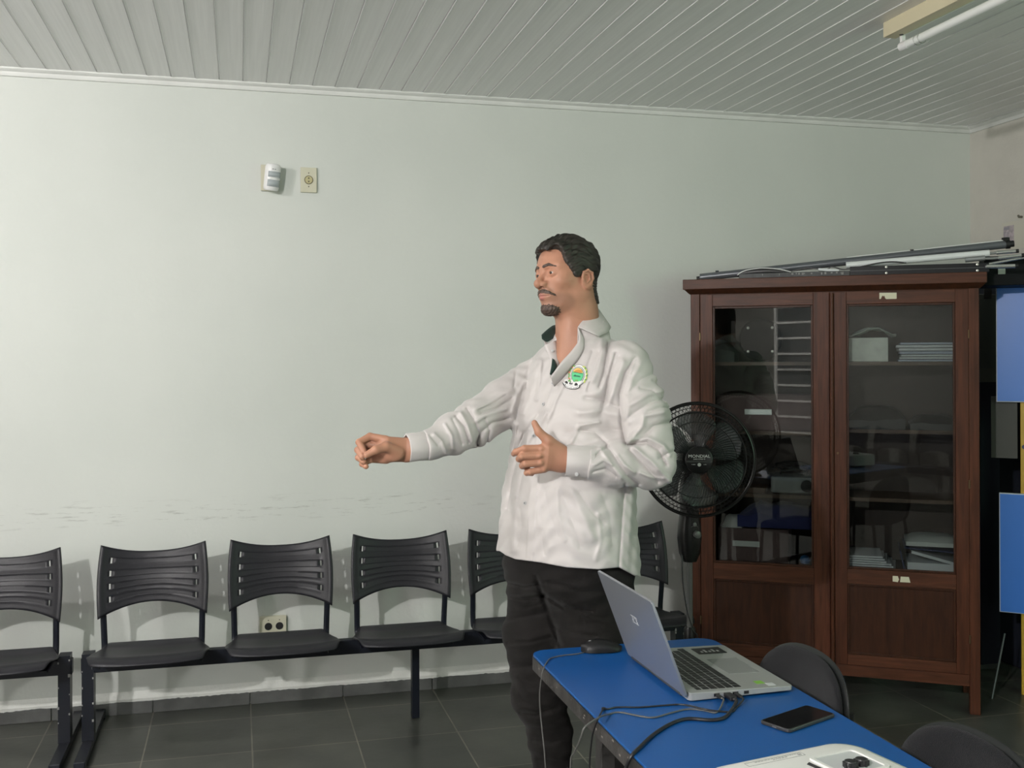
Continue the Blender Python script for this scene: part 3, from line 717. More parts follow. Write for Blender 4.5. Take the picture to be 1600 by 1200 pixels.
d1 = door(.044, .612, .100, .543, .586, 1.757, .115, .540, .222, .512, 'left glazed door')
d2 = door(.632, 1.180, .684, 1.128, .592, 1.757, .700, 1.129, .216, .527, 'right glazed door')
mb = MB(); mb.tube([(.622, -.012, .172), (.622, -.012, 1.808)], .0085, 10); mb.build('astragal', W_v, d1)
for z in (1.62, .98, .32):
    MB().cyl((.0425, -.008, z-.018), (.0425, -.008, z+.018), .004, n=10).build('hinge', mat('old_brass', (.14, .09, .05), .4, .8), CB)
    MB().cyl((CW-.0415, -.008, z-.018), (CW-.0415, -.008, z+.018), .004, n=10).build('hinge', mat('old_brass', (.14, .09, .05), .4, .8), CB)
mb = MB(); mb.cyl((.646, -.007, 1.10), (.646, -.0095, 1.10), .005, n=12); mb.bx(.6445, .6475, -.0098, -.0094, 1.094, 1.100); mb.build('keyhole', mat('old_brass', (.14, .09, .05), .4, .8), d2)
# torn paper labels on the right door
M_lab = mat('old_label', (.62, .60, .46), .7)
mb = MB(); zc = 1.790
mb.prism([(.822, zc-.013), (.828, zc-.013), (.833, zc-.001), (.836, zc+.002), (.839, zc-.003), (.842, zc+.002), (.846, zc-.010), (.850, zc-.014), (.891, zc-.014), (.893, zc-.012), (.893, zc+.013), (.822, zc+.014)], .0008, 'y', -.0072)
o = mb.build('torn_label', M_lab, d2); o['label'] = 'torn cream paper label above the glass'
zc = .560; mb = MB(); mb.prism([(.872, zc-.012), (.893, zc-.014), (.898, zc-.002), (.893, zc+.012), (.872, zc+.012)], .0008, 'y', -.0072); mb.prism([(.905, zc+.011), (.938, zc+.011), (.944, zc-.013), (.902, zc-.013)], .0008, 'y', -.0072)
o = mb.build('torn_label', M_lab, d2); o['label'] = 'torn cream paper label below the glass'
# shelves
for xa, xb, z in ((t_, .616, 1.503), (t_, .616, 1.187), (t_, .616, .90), (.630, CW-t_, 1.503), (.630, CW-t_, 1.203), (.630, CW-t_, .90)):
    MB().bx(xa, xb, .05, CD-.012, z-.016, z).build('shelf', W_shelf, CB)
# ---- contents (each rests on a shelf)
M_box = mat('brown_card', (.115, .070, .068), .6, var=.15, noise_scale=6)
M_handle = mat('aluminium_label', (.62, .64, .62), .4, metal=.4)
def crate(label, x0, x1, y0_, y1_, z0, z1, hz):
    c = cl((x0+x1)/2, (y0_+y1_)/2, z0); t = thing('storage_box', label, 'box', c, CA)
    a, b = (x1-x0)/2, (y1_-y0_)/2
    mb = MB(); mb.bx(-a, a, -b, b, 0, .006); mb.bx(-a, -a+.006, -b, b, 0, z1-z0); mb.bx(a-.006, a, -b, b, 0, z1-z0); mb.bx(-a, a, -b, -b+.006, 0, z1-z0); mb.bx(-a, a, b-.006, b, 0, z1-z0)
    mb.build('box_body', M_box, t)
    mb = MB(); mb.bx(-.061-.03, .061-.03, -b-.004, -b, hz-z0-.013, hz-z0+.013); mb.build('handle', M_handle, t, bevel=.002)
    return t
crate('brown storage box with a pale metal handle on the upper left shelf', .110, .545, .06, .30, 1.187, 1.350, 1.274)
crate('brown storage box with a pale metal handle at the bottom left behind the glass', .112, .430, .06, .30, .583, .738, .668)
M_paper = mat('white_paper', (.62, .64, .66), .7)
M_paper2 = mat('cream_paper', (.60, .60, .54), .7)
def soft_box(name, label, cat, x0, x1, y0_, y1_, z0, z1, m, rz=0, bev=.006, group=None, lumps=0.):
    c = cl((x0+x1)/2, (y0_+y1_)/2, z0); a, b = (x1-x0)/2, (y1_-y0_)/2
    mb = MB(); n = 8
    if lumps:
        def P(i, j, top):
            x, y = -a+2*a*i/n, -b+2*b*j/n
            e = (1-abs(2*i/n-1)**4)*(1-abs(2*j/n-1)**4)
            return (x, y, (z1-z0)*(.45+.55*e)+lumps*noise.noise(Vector((x*14+x0*9, y*14, 3)))) if top else (x, y, 0)
        mb.grid([[P(i, j, True) for j in range(n+1)] for i in range(n+1)])
        ed = [(i, 0) for i in range(n+1)]+[(n, j) for j in range(1, n+1)]+[(i, n) for i in range(n-1, -1, -1)]+[(0, j) for j in range(n-1, 0, -1)]
        mb.add([P(i, j, True) for i, j in ed]+[P(i, j, False) for i, j in ed], [(k, (k+1) % len(ed), len(ed)+(k+1) % len(ed), len(ed)+k) for k in range(len(ed))]+[tuple(range(len(ed), 2*len(ed)))])
        o = mb.build(name, m, None, sharp=60)
    else:
        mb.bx(-a, a, -b, b, 0, z1-z0); o = mb.build(name, m, None, bevel=bev)
    o.location = c; o.rotation_euler.z = CA+rz
    return tag(o, label, cat, group)
soft_box('carton', 'white carton with crumpled film on top, upper right shelf of the cabinet', 'box', .690, .860, .07, .25, 1.503, 1.610, mat('white_carton', (.66, .68, .62), .55, var=.12, noise_scale=25), bev=.004)
mb = MB(); rows = []
for i in range(13):
    r = []
    for j in range(9):
        u, v = i/12, j/8; r.append((-.10+.21*u, -.07+.14*v, .003+.045*math.sin(PI*u)**2*(.4+.6*u)+.018*noise.noise(Vector((u*5, v*4, 1)))+.006))
    rows.append(r)
mb.grid(rows); o = mb.build('plastic_film', mat('milky_film', (.60, .66, .60), .3, spec=.6), None, solid=.002); o.location = cl(.785, .16, 1.612); o.rotation_euler.z = CA; tag(o, 'crumpled milky film lying on the white carton', 'film')
random.seed(8)
z = 1.503
for k in range(7):
    h_ = random.choice((.011, .014, .018)); dx = random.uniform(-.012, .012)
    soft_box('paper_bundle', ['lowest paper bundle of the pile on the upper right shelf', 'second paper bundle from the bottom of the upper right pile', 'third paper bundle from the bottom of the upper right pile', 'middle paper bundle of the upper right pile, half-way up', 'third paper bundle from the top of the upper right pile', 'second paper bundle from the top of the upper right pile', 'topmost paper bundle of the pile on the upper right shelf'][k], 'papers', .905+dx, 1.15+dx*.4, .07, .29, z, z+h_-.002, M_paper if k % 3 else mat('blue_tint_paper', (.42, .46, .56), .7), rz=random.uniform(-.05, .05), bev=.003, group='paper bundles on the upper right shelf')
    z += h_
# bottom right: papers and a dark blue binder, with a leaning sheaf
z = .583
for k in range(6):
    h_ = .010; soft_box('paper_sheaf', ['lowest white paper sheaf at the bottom right of the cabinet', 'second lowest white paper sheaf at the bottom right of the cabinet', 'third lowest white paper sheaf at the bottom right of the cabinet', 'third highest white paper sheaf at the bottom right of the cabinet', 'second highest white paper sheaf at the bottom right of the cabinet', 'topmost white paper sheaf at the bottom right of the cabinet'][k], 'papers', .668+.004*k, .890-.012*k, .06, .28, z, z+h_-.002, M_paper, rz=.04*(k % 3-1), bev=.002, group='white sheaves at the bottom right')
    z += h_
M_navy = mat('navy_cover', (.012, .018, .075), .4)
t = thing('ring_binder', 'dark blue binder with white pages at the bottom right behind the glass', 'binder', cl(1.035, .17, .583), CA)
mb = MB(); mb.box((-.12, 0, .045), (.006, .24, .09), Matrix.Rotation(math.radians(-12), 3, 'Y')); mb.bx(-.115, .12, -.12, .12, 0, .004); mb.box((.01, 0, .097), (.245, .24, .005), Matrix.Rotation(math.radians(3), 3, 'Y')); mb.build('cover', M_navy, t)
mb = MB(); mb.bx(-.10, .118, -.115, .115, .005, .04); mb.box((.015, 0, .062), (.20, .23, .012), Matrix.Rotation(math.radians(14), 3, 'Y')); mb.build('pages', M_paper, t)
o = soft_box('envelope', 'pale curved folder lying on top of the blue binder', 'folder', .93, 1.165, .06, .28, .695, .735, mat('pale_folder', (.50, .52, .50), .6), lumps=.004)
# middle shelves
soft_box('black_bag', 'black bag on the middle right shelf behind the glass', 'bag', .69, .93, .07, .28, 1.203, 1.30, M_black, lumps=.02)
soft_box('black_bag', 'flatter black bag at the right end of the middle right shelf', 'bag', .95, 1.16, .07, .28, 1.203, 1.265, M_dark, lumps=.015)
soft_box('cloth_bundle', 'dark blue cloth bundle behind the lower left glass', 'cloth', .20, .58, .08, .27, .738, .84, mat('blue_cloth', (.018, .025, .12), .8, sheen=.2), lumps=.03).location.z = .742
t = thing('old_projector', 'pale grey projector with coiled cables on the left shelf behind glass', 'projector', cl(.47, .17, .90), CA)
MB().prism(rrect(-.12, .12, -.09, .09, .02), .075, 'z', .004).build('body', mat('grey_metal_case', (.30, .31, .30), .4, metal=.2), t, bevel=.008)
MB().lathe([(.026, 0), (.026, .02), (.02, .022)], (.04, -.088, .04), 20, Matrix.Rotation(PI/2, 3, 'X')).build('lens', M_black, t)
for q in range(4):
    mb = MB(); mb.tube([(-.02+(.06+.012*q)*math.cos(a*PI/10), -.02+.05*math.sin(a*PI/10), .085+.006*q+.035*abs(math.sin(a*PI/10+q))) for a in range(20)], .0035, 6, closed=True)
    mb.build('coiled_cable', M_cable, t)
soft_box('wooden_tray', 'small brown wooden tray on the left shelf beside the grey projector', 'tray', .115, .33, .07, .25, .90, .925, W_shelf, bev=.002)
t = thing('reflection_disc', 'round black disc with pale dots on the top left shelf, in place of a reflection', 'case', cl(.30, .18, 1.503), CA)  # solid disc standing in for a reflection in the glass
mb = MB(); mb.lathe([(.085, -.03), (.098, -.022), (.10, .02), (.09, .03), (.02, .034)], (0, 0, .104), 36, Matrix.Rotation(PI/2, 3, 'X')); mb.build('shell', mat('disc_dull', (.010, .010, .011), .8, spec=.1), t)
for a in (45, 135, 225, 315): MB().lathe([(.007, 0), (.006, .003), (.002, .0045)], (.078*math.cos(math.radians(a)), -.031, .104+.078*math.sin(math.radians(a))), 10, Matrix.Rotation(PI/2, 3, 'X')).build('rivet', mat('pale_rivet', (.55, .55, .5), .3, metal=.5), t)
soft_box('dark_green_bag', 'dark green bag at the left end of the top left shelf', 'bag', .03, .19, .07, .26, 1.503, 1.60, mat('dark_green', (.02, .035, .03), .7), lumps=.02)
soft_box('white_cloth', 'crumpled white cloth in the bottom left box', 'cloth', .13, .22, .08, .22, .70, .79, mat('white_cloth', (.6, .6, .58), .8), lumps=.02).location.z = .700
o = MB().lathe([(.004, 0), (.02, .004), (.024, .018), (.018, .034), (.004, .04)], (0, 0, 0), 18).build('blue_ball', mat('blue_plastic', (.05, .25, .65), .3)); o.location = cl(.50, .10, .583); tag(o, 'small blue ball at the bottom right corner behind the left glass', 'ball')

# ---- things lying on the cabinet
M_tubeg = mat('grey_tube', (.13, .14, .155), .3, metal=.3, spec=.5)
TOPZ = 1.882
def lay(px, py, y):
    """point at the pixel on the vertical plane y behind the cabinet front"""
    n = CMx.to_3x3() @ Vector((0, 1, 0)); p0 = cl(0, y, 0); r = Vector(ray(px, py)); c = Vector(CAMP)
    return c+r*((p0-c).dot(n)/r.dot(n))
a = lay(1094, 433.5, .12); b = lay(1571, 382, .16)
dr = (b-a).normalized()
t = thing('projection_screen', 'rolled projection screen in a long grey tube, on top of the cabinet', 'projection screen', a)
MB().tube([(0, 0, 0), b-a], .0175, 28).build('case_tube', M_tubeg, t)
MB().tube([Vector((0, 0, -.004)), -dr*.016-Vector((0, 0, .004))], .010, 16).build('end_cap', M_black, t)
mb = MB(); mb.tube([b-a, b-a+dr*.018], .020, 16); mb.tube([b-a+dr*.018, b-a+dr*.034], .014, 16); mb.bx((b-a).x-.01, (b-a).x+.012, (b-a).y-.012, (b-a).y+.012, (b-a).z, (b-a).z+.030); mb.build('end_cap', M_black, t)
p1 = (b-a)*.5
mb = MB(); up = Vector((0, 0, .0180)); mb.tube([p1+up, b-a+up], .0032, 6); mb.build('fabric_edge', mat('screen_white', (.7, .72, .7), .6), t)
for k in (.06, .71):
    q = (b-a)*k+Vector((0, 0, .014)); MB().cyl(q, q+Vector((0, 0, .009)), .008, n=12).build('foot_stud', M_black, t)
# white tube + silver legs of the tripod
def rod(name, label, cat, pts, r, m, y, group=None, extra=None):
    P = [lay(px, py, y) for px, py in pts]; o = MB().tube([p-P[0] for p in P], r, 16).build(name, m); o.location = P[0]; return tag(o, label, cat, group)
rod('white_tube', 'long white tube lying along the top of the cabinet under the grey screen tube', 'tube', [(1322, 414.5), (1546, 395.5)], .0145, mat('gloss_white', (.72, .74, .75), .3), .055)
M_chrome = mat('polished_aluminium', (.75, .76, .76), .22, metal=.9)
def trod(label, seg, y, r):
    P = [lay(px, py, y) for px, py in seg]; t = thing('tripod_leg', label, 'tripod leg', P[0], 0, 'silver tripod legs')
    MB().tube([Vector((0, 0, 0)), P[1]-P[0]], r*.7, 12).build('inner_tube', mat('dull_aluminium', (.35, .36, .36), .35, metal=.7), t)
    MB().tube([P[1]-P[0], P[2]-P[0]], r, 14).build('outer_tube', M_chrome, t)
    d = (P[2]-P[1]).normalized(); MB().tube([P[2]-P[0], P[2]-P[0]+d*.012], r*1.05, 12).build('tip', M_black, t)
trod('upper silver tripod leg poking out past the cabinet, beside the white tube', [(1546, 396), (1557, 395), (1587, 392.5)], .055, .0078)
trod('second silver tripod leg from the top, with a grey joint on the cabinet corner', [(1510, 406), (1560, 403), (1596, 399)], .02, .0078)
trod('lowest silver tripod leg, lying level above the blue panels', [(1540, 417), (1541, 416.6), (1586, 415.5)], -.01, .0085)
trod('thin slanting silver tripod leg between the two shiny ones', [(1543, 413), (1544, 412.8), (1600, 402.5)], .03, .0055)
rod('grey_sleeve', 'short grey metal sleeve at the cabinet corner beside the tripod legs', 'sleeve', [(1508, 406), (1539, 403)], .011, mat('sleeve_grey', (.32, .33, .34), .35, metal=.5), .018)
# black folded music-stand like frame with pale rivets
def prismbox(name, label, cat, c0, c1, y0_, y1_, z0, z1, m, parent=None):
    t = thing(name, label, cat, cl((c0+c1)/2, (y0_+y1_)/2, z0), CA); a_, b_ = (c1-c0)/2, (y1_-y0_)/2
    MB().bx(-a_, a_, -b_, b_, 0, z1-z0).build('body', m, t, bevel=.002); return t, a_, b_
t, a_, b_ = prismbox('equipment_case', 'long flat black case with pale rivets on the right of the cabinet top', 'case', .70, 1.262, -.005, .05, TOPZ, TOPZ+.040, mat('case_black', (.006, .007, .009), .4, spec=.25))
for xx in (-.13, .235):
    for zz in (.008, .034): MB().lathe([(.0055, 0), (.005, .002), (.001, .0028)], (xx, -b_, zz), 12, Matrix.Rotation(PI/2, 3, 'X')).build('rivet', mat('pale_rivet', (.55, .55, .5), .3, metal=.5), t)
mb = MB(); mb.bx(-a_, a_*.98, -b_-.0008, -b_+.001, .0195, .0215); mb.build('seam', mat('seam_grey', (.08, .085, .09), .4), t)
t, a_, b_ = prismbox('flat_box', 'flat black box with worn edges on the middle of the cabinet top', 'box', .22, .70, -.008, .06, TOPZ, TOPZ+.022, mat('worn_black', (.022, .026, .027), .5, var=.5, noise_scale=30))
mb = MB(); random.seed(2)
for q in range(16):
    xx = random.uniform(-.15, .22); mb.bx(xx, xx+random.uniform(.002, .010), -b_-.0006, -b_+.001, .006+random.random()*.010, .0175+random.random()*.002)
mb.build('wear_mark', mat('wear_grey', (.22, .22, .21), .6), t)
# black tray with light curved rim
P = [lay(px, py, .01) for px, py in ((1152, 430), (1160, 424.5), (1172, 421), (1190, 418.8), (1208, 419.5), (1222, 421.5), (1236, 425))]
t = thing('curved_tray', 'dark curved tray with a pale rim leaning on the grey screen tube', 'tray', P[0])
mb = MB(); S = smooth_pts([p-P[0] for p in P], 5); mb.tube(S, .0025, 6); mb.build('rim', mat('pale_rim', (.5, .52, .5), .35), t)
yd = CMx.to_3x3() @ Vector((0, 1, 0))
mb = MB(); mb.grid([[p-Vector((0, 0, .003)) for p in S], [Vector((p.x, p.y, -.006))+yd*.012 for p in S]]); mb.build('shell', M_dark, t, solid=.004)
# loose cable and paper scraps on the box
P = [lay(px, py, .03) for px, py in ((1236, 424), (1262, 419), (1290, 421), (1300, 417), (1318, 421), (1340, 418), (1372, 411), (1396, 409), (1416, 411))]
o = MB().tube([p-P[0] for p in smooth_pts(P, 6)], .0028, 6).build('loose_cable', M_cable); o.location = P[0]; tag(o, 'thin black cable trailing over the boxes on the cabinet', 'cable')
o = MB().box((0, 0, 0), (.09, .03, .012), Matrix.Rotation(.1, 3, 'Y')).build('paper_scrap', M_paper, bevel=.002); o.location = lay(1295, 420, .035); o.rotation_euler.z = CA; o.location.z = TOPZ+.030; tag(o, 'white paper scrap between the flat black box and the screen tube', 'paper')

# ---- tall dark things and blue panels right of the cabinet
def pane_frame(px0, px1, y):  # helper: base point and direction for upright slabs beyond the cabinet
    return at(px0, 900, 1, y), at(px1, 900, 1, y)
M_navyc = mat('dark_navy_cover', (.006, .009, .020), .8)
xa, xb = at(1530, 700, 1, -.42).x, at(1560, 700, 1, -.42).x
t = thing('tall_dark_case', 'tall black case with a slot near its top, between cabinet and blue panels', 'case', ((xa+xb)/2, -.38, 0)); hw_ = (xb-xa)/2
MB().bx(-hw_, hw_, -.04, .05, 0, 1.83).build('body', mat('case_grey', (.05, .058, .054), .5), t, bevel=.006)
z1, z0 = at(1545, 444, 1, -.42).z, at(1545, 467, 1, -.42).z
MB().bx(-.010+at(1537, 444, 1, -.42).x-(xa+xb)/2+.010, at(1549, 444, 1, -.42).x-(xa+xb)/2, -.044, -.039, z0, z1).build('slot', M_black, t, bevel=.002)
z1, z0 = at(1545, 576, 1, -.42).z, at(1545, 597, 1, -.42).z
MB().bx(-hw_, hw_, -.046, -.041, z0, z1).build('grey_band', mat('band_grey', (.070, .076, .066), .7), t)
MB().bx(-hw_, hw_, -.048, -.041, .03, z0).build('navy_cover', mat('navy_sheet', (.004, .006, .016), .8), t)
t = thing('dark_backdrop', 'wide black cloth-covered board standing against the right wall', 'board', (4.595, -.58, 0), math.radians(-90))
MB().bx(-.50, .50, -.03, .03, 0, 1.96).build('board', M_navyc, t, bevel=.01)
t = thing('equipment_chest', 'black chest with a small grey tag, behind the tripod legs', 'chest', cl(1.46, .22, 1.83), CA)
MB().bx(-.205, .40, -.10, .10, 0.002, .13).build('body', mat('chest_black', (.003, .004, .005), .6, spec=.15), t, bevel=.004)
p = t.matrix_basis.inverted() @ lay(1565, 424, .118)
MB().box((p.x, -.103, p.z), (.030, .004, .024)).build('tag', mat('tag_grey', (.38, .42, .38), .5), t, bevel=.002)
# blue-fronted unit on yellow posts
bp0 = at(1557, 443, 1, -.62); 
ub = Vector((4.16, -.70, 0)); BA = math.radians(-42)
UM = Matrix.Translation(ub) @ Matrix.Rotation(BA, 4, 'Z')
def uplane(px, py):
    n = UM.to_3x3() @ Vector((0, 1, 0)); r = Vector(ray(px, py)); c = Vector(CAMP); return UM.inverted() @ (c+r*((ub-c).dot(n)/r.dot(n)))
q0, q1, q2, q3 = uplane(1556, 443), uplane(1558, 628), uplane(1561, 770), uplane(1564, 956)
M_bp = mat('blue_panel', (.035, .18, .62), .35, spec=.5)
M_yel = mat('yellow_enamel', (.48, .30, .02), .45)
M_be = mat('panel_edge', (.55, .60, .66), .5)
t = thing('panel_rack', 'rack with two blue boards on yellow posts at the right edge of the photo', 'rack', (ub.x, ub.y, 0), BA)
for zt_, zb_, x0 in ((q0.z, q1.z, q0.x), (q2.z, q3.z, q2.x)):
    b = MB().bx(x0+.004, x0+.32, -.004, .0, zb_+.004, zt_-.004).build('blue_board', M_bp, t)
    MB().bx(x0, x0+.324, .0, .022, zb_, zt_).build('board_core', M_be, b, bevel=.001)
px = uplane(1594, 700).x
for xx in (px, ): MB().bx(xx, xx+.04, .024, .06, 0.0, 1.85).build('post', M_yel, t, bevel=.003)
MB().bx(px+.17, px+.21, .024, .06, 0, 1.85).build('post', M_yel, t, bevel=.003)
mb = MB(); mb.cyl((px+.016, .022, uplane(1598, 699).z), (px+.016, .026, uplane(1598, 699).z), .010, n=14); mb.build('bolt', M_navy, t)
MB().bx(px-.12, px-.012, .03, .05, uplane(1580, 717).z, uplane(1580, 620).z).build('grey_plate', mat('plate_grey', (.05, .052, .045), .6), t)
# thin grey rod leaning there
a = at(1551, 1093, 1, -.80); b = at(1570, 990, 1, -.72)
gz = at(1549, 1097, 1, -.80)
o = MB().tube([(0, 0, 0), b-gz], .0045, 8).build('thin_rod', mat('rod_grey', (.10, .12, .12), .4, metal=.5)); o.location = gz; tag(o, 'thin grey rod leaning in the dark gap right of the cabinet', 'rod')
MB().tube([(0, 0, 0), Vector((-.012, 0, .006))], .006, 8).build('rod_tip', mat('rod_grey', (.10, .12, .12), .4), o)
# ================================================================== pedestal fan
FB = Vector((2.612, -.93, 0))
hubc = at(1090, 718, 1, -1.02)
t = thing('pedestal_fan', 'black pedestal fan with round wire cage in front of the cabinet', 'fan', FB)
M_fb = mat('fan_black', (.006, .006, .006), .3, spec=.35)
M_fw = mat('fan_wire', (.006, .006, .006), .4, spec=.3)
M_steel = mat('brushed_steel', (.12, .122, .12), .35, metal=.3)
hc = hubc-FB
toc = Vector(CAMP)-hubc; yawf = math.atan2(toc.x, -toc.y)      # facing the camera side
FM = Matrix.Translation(hc) @ Matrix.Rotation(yawf*.75, 4, 'Z') @ Matrix.Rotation(math.radians(-3), 4, 'X')   # local -y points to the front
RR = .221
def ring(mb, r, y, w, n=64, k=8): mb.tube([FM @ Vector((r*math.cos(2*PI*q/n), y, r*math.sin(2*PI*q/n))) for q in range(n)], w, k, closed=True)
mb = MB(); ring(mb, RR, 0, .0050, 72, 8); ring(mb, RR-.006, -.010, .0035, 72, 6); rim = mb.build('cage_rim', M_fb, t)
def cage(sign, nw, wr):
    """one half of the cage: spiralled radial wires over a dish"""
    dish = lambda s: .052*(1-s**2.6)**.75
    mb = MB()
    for q in range(nw):
        a0 = 2*PI*q/nw; P = []
        for k in range(9):
            s = .24+(.97-.24)*k/8; a = a0+sign*.62*(s-.24)**1.2*(1 if s < 2 else 0)
            P.append(FM @ Vector((RR*s*math.cos(a), sign*dish(s), RR*s*math.sin(a))))
        mb.tube(P, wr, 4, caps=False)
    for s, w in ((.45, .0012), (.66, .0014), (.83, .0038 if sign < 0 else .0014), (.91, .0012)): 
        n = 56; mb.tube([FM @ Vector((RR*s*math.cos(2*PI*k/n), sign*dish(s), RR*s*math.sin(2*PI*k/n))) for k in range(n)], w, 5, closed=True)
    return mb
o = cage(-1, 84, .0012).build('front_guard', M_fw, t)
o = cage(1, 72, .0011).build('rear_guard', M_fw, t)
# hub badge with the maker's lettering
mb = MB(); mb.lathe([(.050, -.004), (.053, 0), (.052, .006), (.046, .0085), (.002, .0095)], FM @ Vector((0, -.048, 0)), 40, FM.to_3x3() @ Matrix.Rotation(PI/2, 3, 'X')); hb = mb.build('hub_badge', M_fb, t)
tmx = FM @ Matrix.Translation((0, -.0585, 0)) @ Matrix.Rotation(PI/2, 4, 'X')
mb = MB(); text_mb(mb, 'MONDIAL', .0165, tmx @ Matrix.Translation((0, .0145, 0)) @ Matrix.Scale(1.12, 4, (1, 0, 0)))
text_mb(mb, 'SUPER POWER 40', .0058, tmx @ Matrix.Translation((0, .0035, 0))); text_mb(mb, 'TURBO', .0045, tmx @ Matrix.Translation((-.022, -.017, 0))); text_mb(mb, '6 PÁS', .0045, tmx @ Matrix.Translation((.022, -.017, 0)))
mb.build('badge_lettering', mat('badge_silver', (.62, .63, .62), .35), hb)
mb = MB(); mb.prism([(.0068*math.cos(a*PI/8), .0068*math.sin(a*PI/8)) for a in range(16)], .0006, 'z', 0, tmx @ Matrix.Translation((0, -.0175, 0))); mb.build('badge_emblem', mat('badge_grey', (.34, .37, .35), .4), hb)
mb = MB(); mb.prism([(-.049, -.006), (.049, -.006), (.048, -.0125), (-.048, -.0125)], .0006, 'z', -.0006, tmx @ Matrix.Translation((0, .004, 0))); mb.build('badge_band', mat('badge_dark', (.03, .033, .032), .5), hb)
# translucent blades
M_blade = mat('smoked_blade', (.07, .085, .085), .25, alpha=.60, spec=.4)
for q in range(6):
    a0 = 2*PI*q/6+.35; rows = []
    for i in range(11):
        s = i/10; r = .035+(.180-.035)*s; r_ = []
        for j in range(9):
            v = j/8*2-1
            # paddle: narrow root, broad round tip swept forward
            half = (.30+.52*math.sin(min(1, s*1.15)*PI*.5)*(1-max(0, s-.86)/.14*.75)) if s > 0 else .30
            ang = a0+v*half*.62+.30*s*s
            rr = r+.010*(1-v*v)*s
            r_.append(FM @ Vector((rr*math.cos(ang), .004+v*.020*(.5+.5*s), rr*math.sin(ang))))
        rows.append(r_)
    mb = MB(); mb.grid(rows); mb.build('blade', M_blade, t, sharp=80, solid=.0022)
mb = MB(); mb.lathe([(.040, -.025), (.043, 0), (.04, .02), (.01, .022)], FM @ Vector((0, .0, 0)), 28, FM.to_3x3() @ Matrix.Rotation(PI/2, 3, 'X')); mb.build('blade_hub', M_fb, t)
# motor housing behind
mb = MB(); mb.lathe([(.056, -.02), (.066, -.04), (.070, -.075), (.060, -.12), (.034, -.145), (.004, -.15)], FM @ Vector((0, 0, 0)), 32, FM.to_3x3() @ Matrix.Rotation(PI/2, 3, 'X')); mb.build('motor_housing', M_fb, t)
# neck and control box
np_ = hc+Vector((0, .085, -.02))
mb = MB(); sec = [(hc.z-.06, .030, .034), (hc.z-.22, .036, .034), (hc.z-.27, .044, .036), (hc.z-.32, .047, .038), (hc.z-.38, .040, .034), (hc.z-.412, .026, .026)]
vs = []; n = 20
for z, a, b in sec:
    cx = (np_.x-0)*max(0, (z-(hc.z-.30))/.30)*1.0; cy = (np_.y)*max(0, (z-(hc.z-.30))/.30)
    vs += [(cx+a*math.copysign(abs(math.cos(2*PI*k/n))**.7, math.cos(2*PI*k/n)), cy+b*math.copysign(abs(math.sin(2*PI*k/n))**.7, math.sin(2*PI*k/n)), z) for k in range(n)]
mb.add(vs, [(i*n+k, i*n+(k+1) % n, (i+1)*n+(k+1) % n, (i+1)*n+k) for i in range(len(sec)-1) for k in range(n)]+[tuple(range(n))[::-1], tuple(range((len(sec)-1)*n, len(sec)*n))])
cb = mb.build('control_box', M_fb, t, sharp=50)
kz = at(1078, 838, 1, -1.0).z
kk = Matrix.Rotation(PI/2, 3, 'X')
MB().lathe([(.0155, 0), (.0150, .012), (.012, .014), (.002, .0145)], (.014, -.036, kz), 26, kk).build('speed_knob', M_steel, cb)
mb = MB(); mb.lathe([(.008, 0), (.0078, .01), (.001, .011)], (.004, -.034, kz+.040), 18, kk); mb.build('swing_knob', M_steel, cb)
mb = MB(); mb.tube([(.004+.015*math.cos(a*PI/9), -.0385, kz+.028+.006*math.sin(a*PI/9)) for a in range(1, 9)], .0016, 5); mb.build('knob_marking', M_steel, cb)
ptz = hc.z-.41
MB().cyl((0, 0, .42), (0, 0, ptz+.01), .0125, n=20).build('inner_pole', M_steel, t)
MB().cyl((0, 0, .03), (0, 0, .43), .0165, n=20).build('outer_pole', M_steel, t)
MB().lathe([(.019, .40), (.024, .405), (.024, .445), (.018, .455)], (0, 0, 0), 20).build('height_collar', M_fb, t)
MB().lathe([(.19, 0), (.195, .012), (.17, .024), (.06, .036), (.024, .06), (.018, .09)], (0, 0, 0), 40).build('base', M_fb, t)
P = [Vector((-.036, -.01, ptz+.04)), Vector((-.040, -.02, ptz-.02)), Vector((-.036, -.02, ptz-.10)), Vector((-.022, -.03, ptz-.20)), Vector((.004, -.03, ptz-.27)), Vector((.02, -.03, ptz-.30)), Vector((.022, -.02, .30)), Vector((.03, -.02, .10)), Vector((.05, -.05, .045))]
MB().tube(smooth_pts(P, 6), .0028, 6).build('power_cord', M_cable, t)
# ================================================================== the man: smooth implicit surfaces turned into meshes
def smin(a, b, k):
    h = np.clip(.5+.5*(b-a)/k, 0, 1); return b+(a-b)*h-k*h*(1-h)
def smax(a, b, k): return -smin(-a, -b, k)
def V3(p): return np.asarray(p, dtype=np.float32)
def s_cap(P, a, b, ra, rb):
    a, b = V3(a), V3(b); ab = b-a; ap = P-a
    t = np.clip((ap@ab)/max(1e-9, float(ab@ab)), 0, 1)
    return np.linalg.norm(ap-t[..., None]*ab, axis=-1)-(ra+(rb-ra)*t)
def s_ecap(P, a, b, ra, rb, n, q):
    """capsule flattened across direction n by factor q (<1 thinner)"""
    a, b, n = V3(a), V3(b), V3(n); n = n/np.linalg.norm(n); ab = b-a; ap = P-a
    t = np.clip((ap@ab)/max(1e-9, float(ab@ab)), 0, 1); d = ap-t[..., None]*ab; dn = d@n
    d2 = np.sum(d*d, axis=-1)-dn*dn
    return (np.sqrt(np.maximum(0, d2)+(dn/q)**2)-(ra+(rb-ra)*t))*(.5+.5*q)
def s_ell(P, c, r, R=None):
    q = P-V3(c)
    if R is not None: q = q@R
    r = V3(r); k0 = np.linalg.norm(q/r, axis=-1); k1 = np.linalg.norm(q/(r*r), axis=-1)
    return k0*(k0-1)/np.maximum(k1, 1e-6)
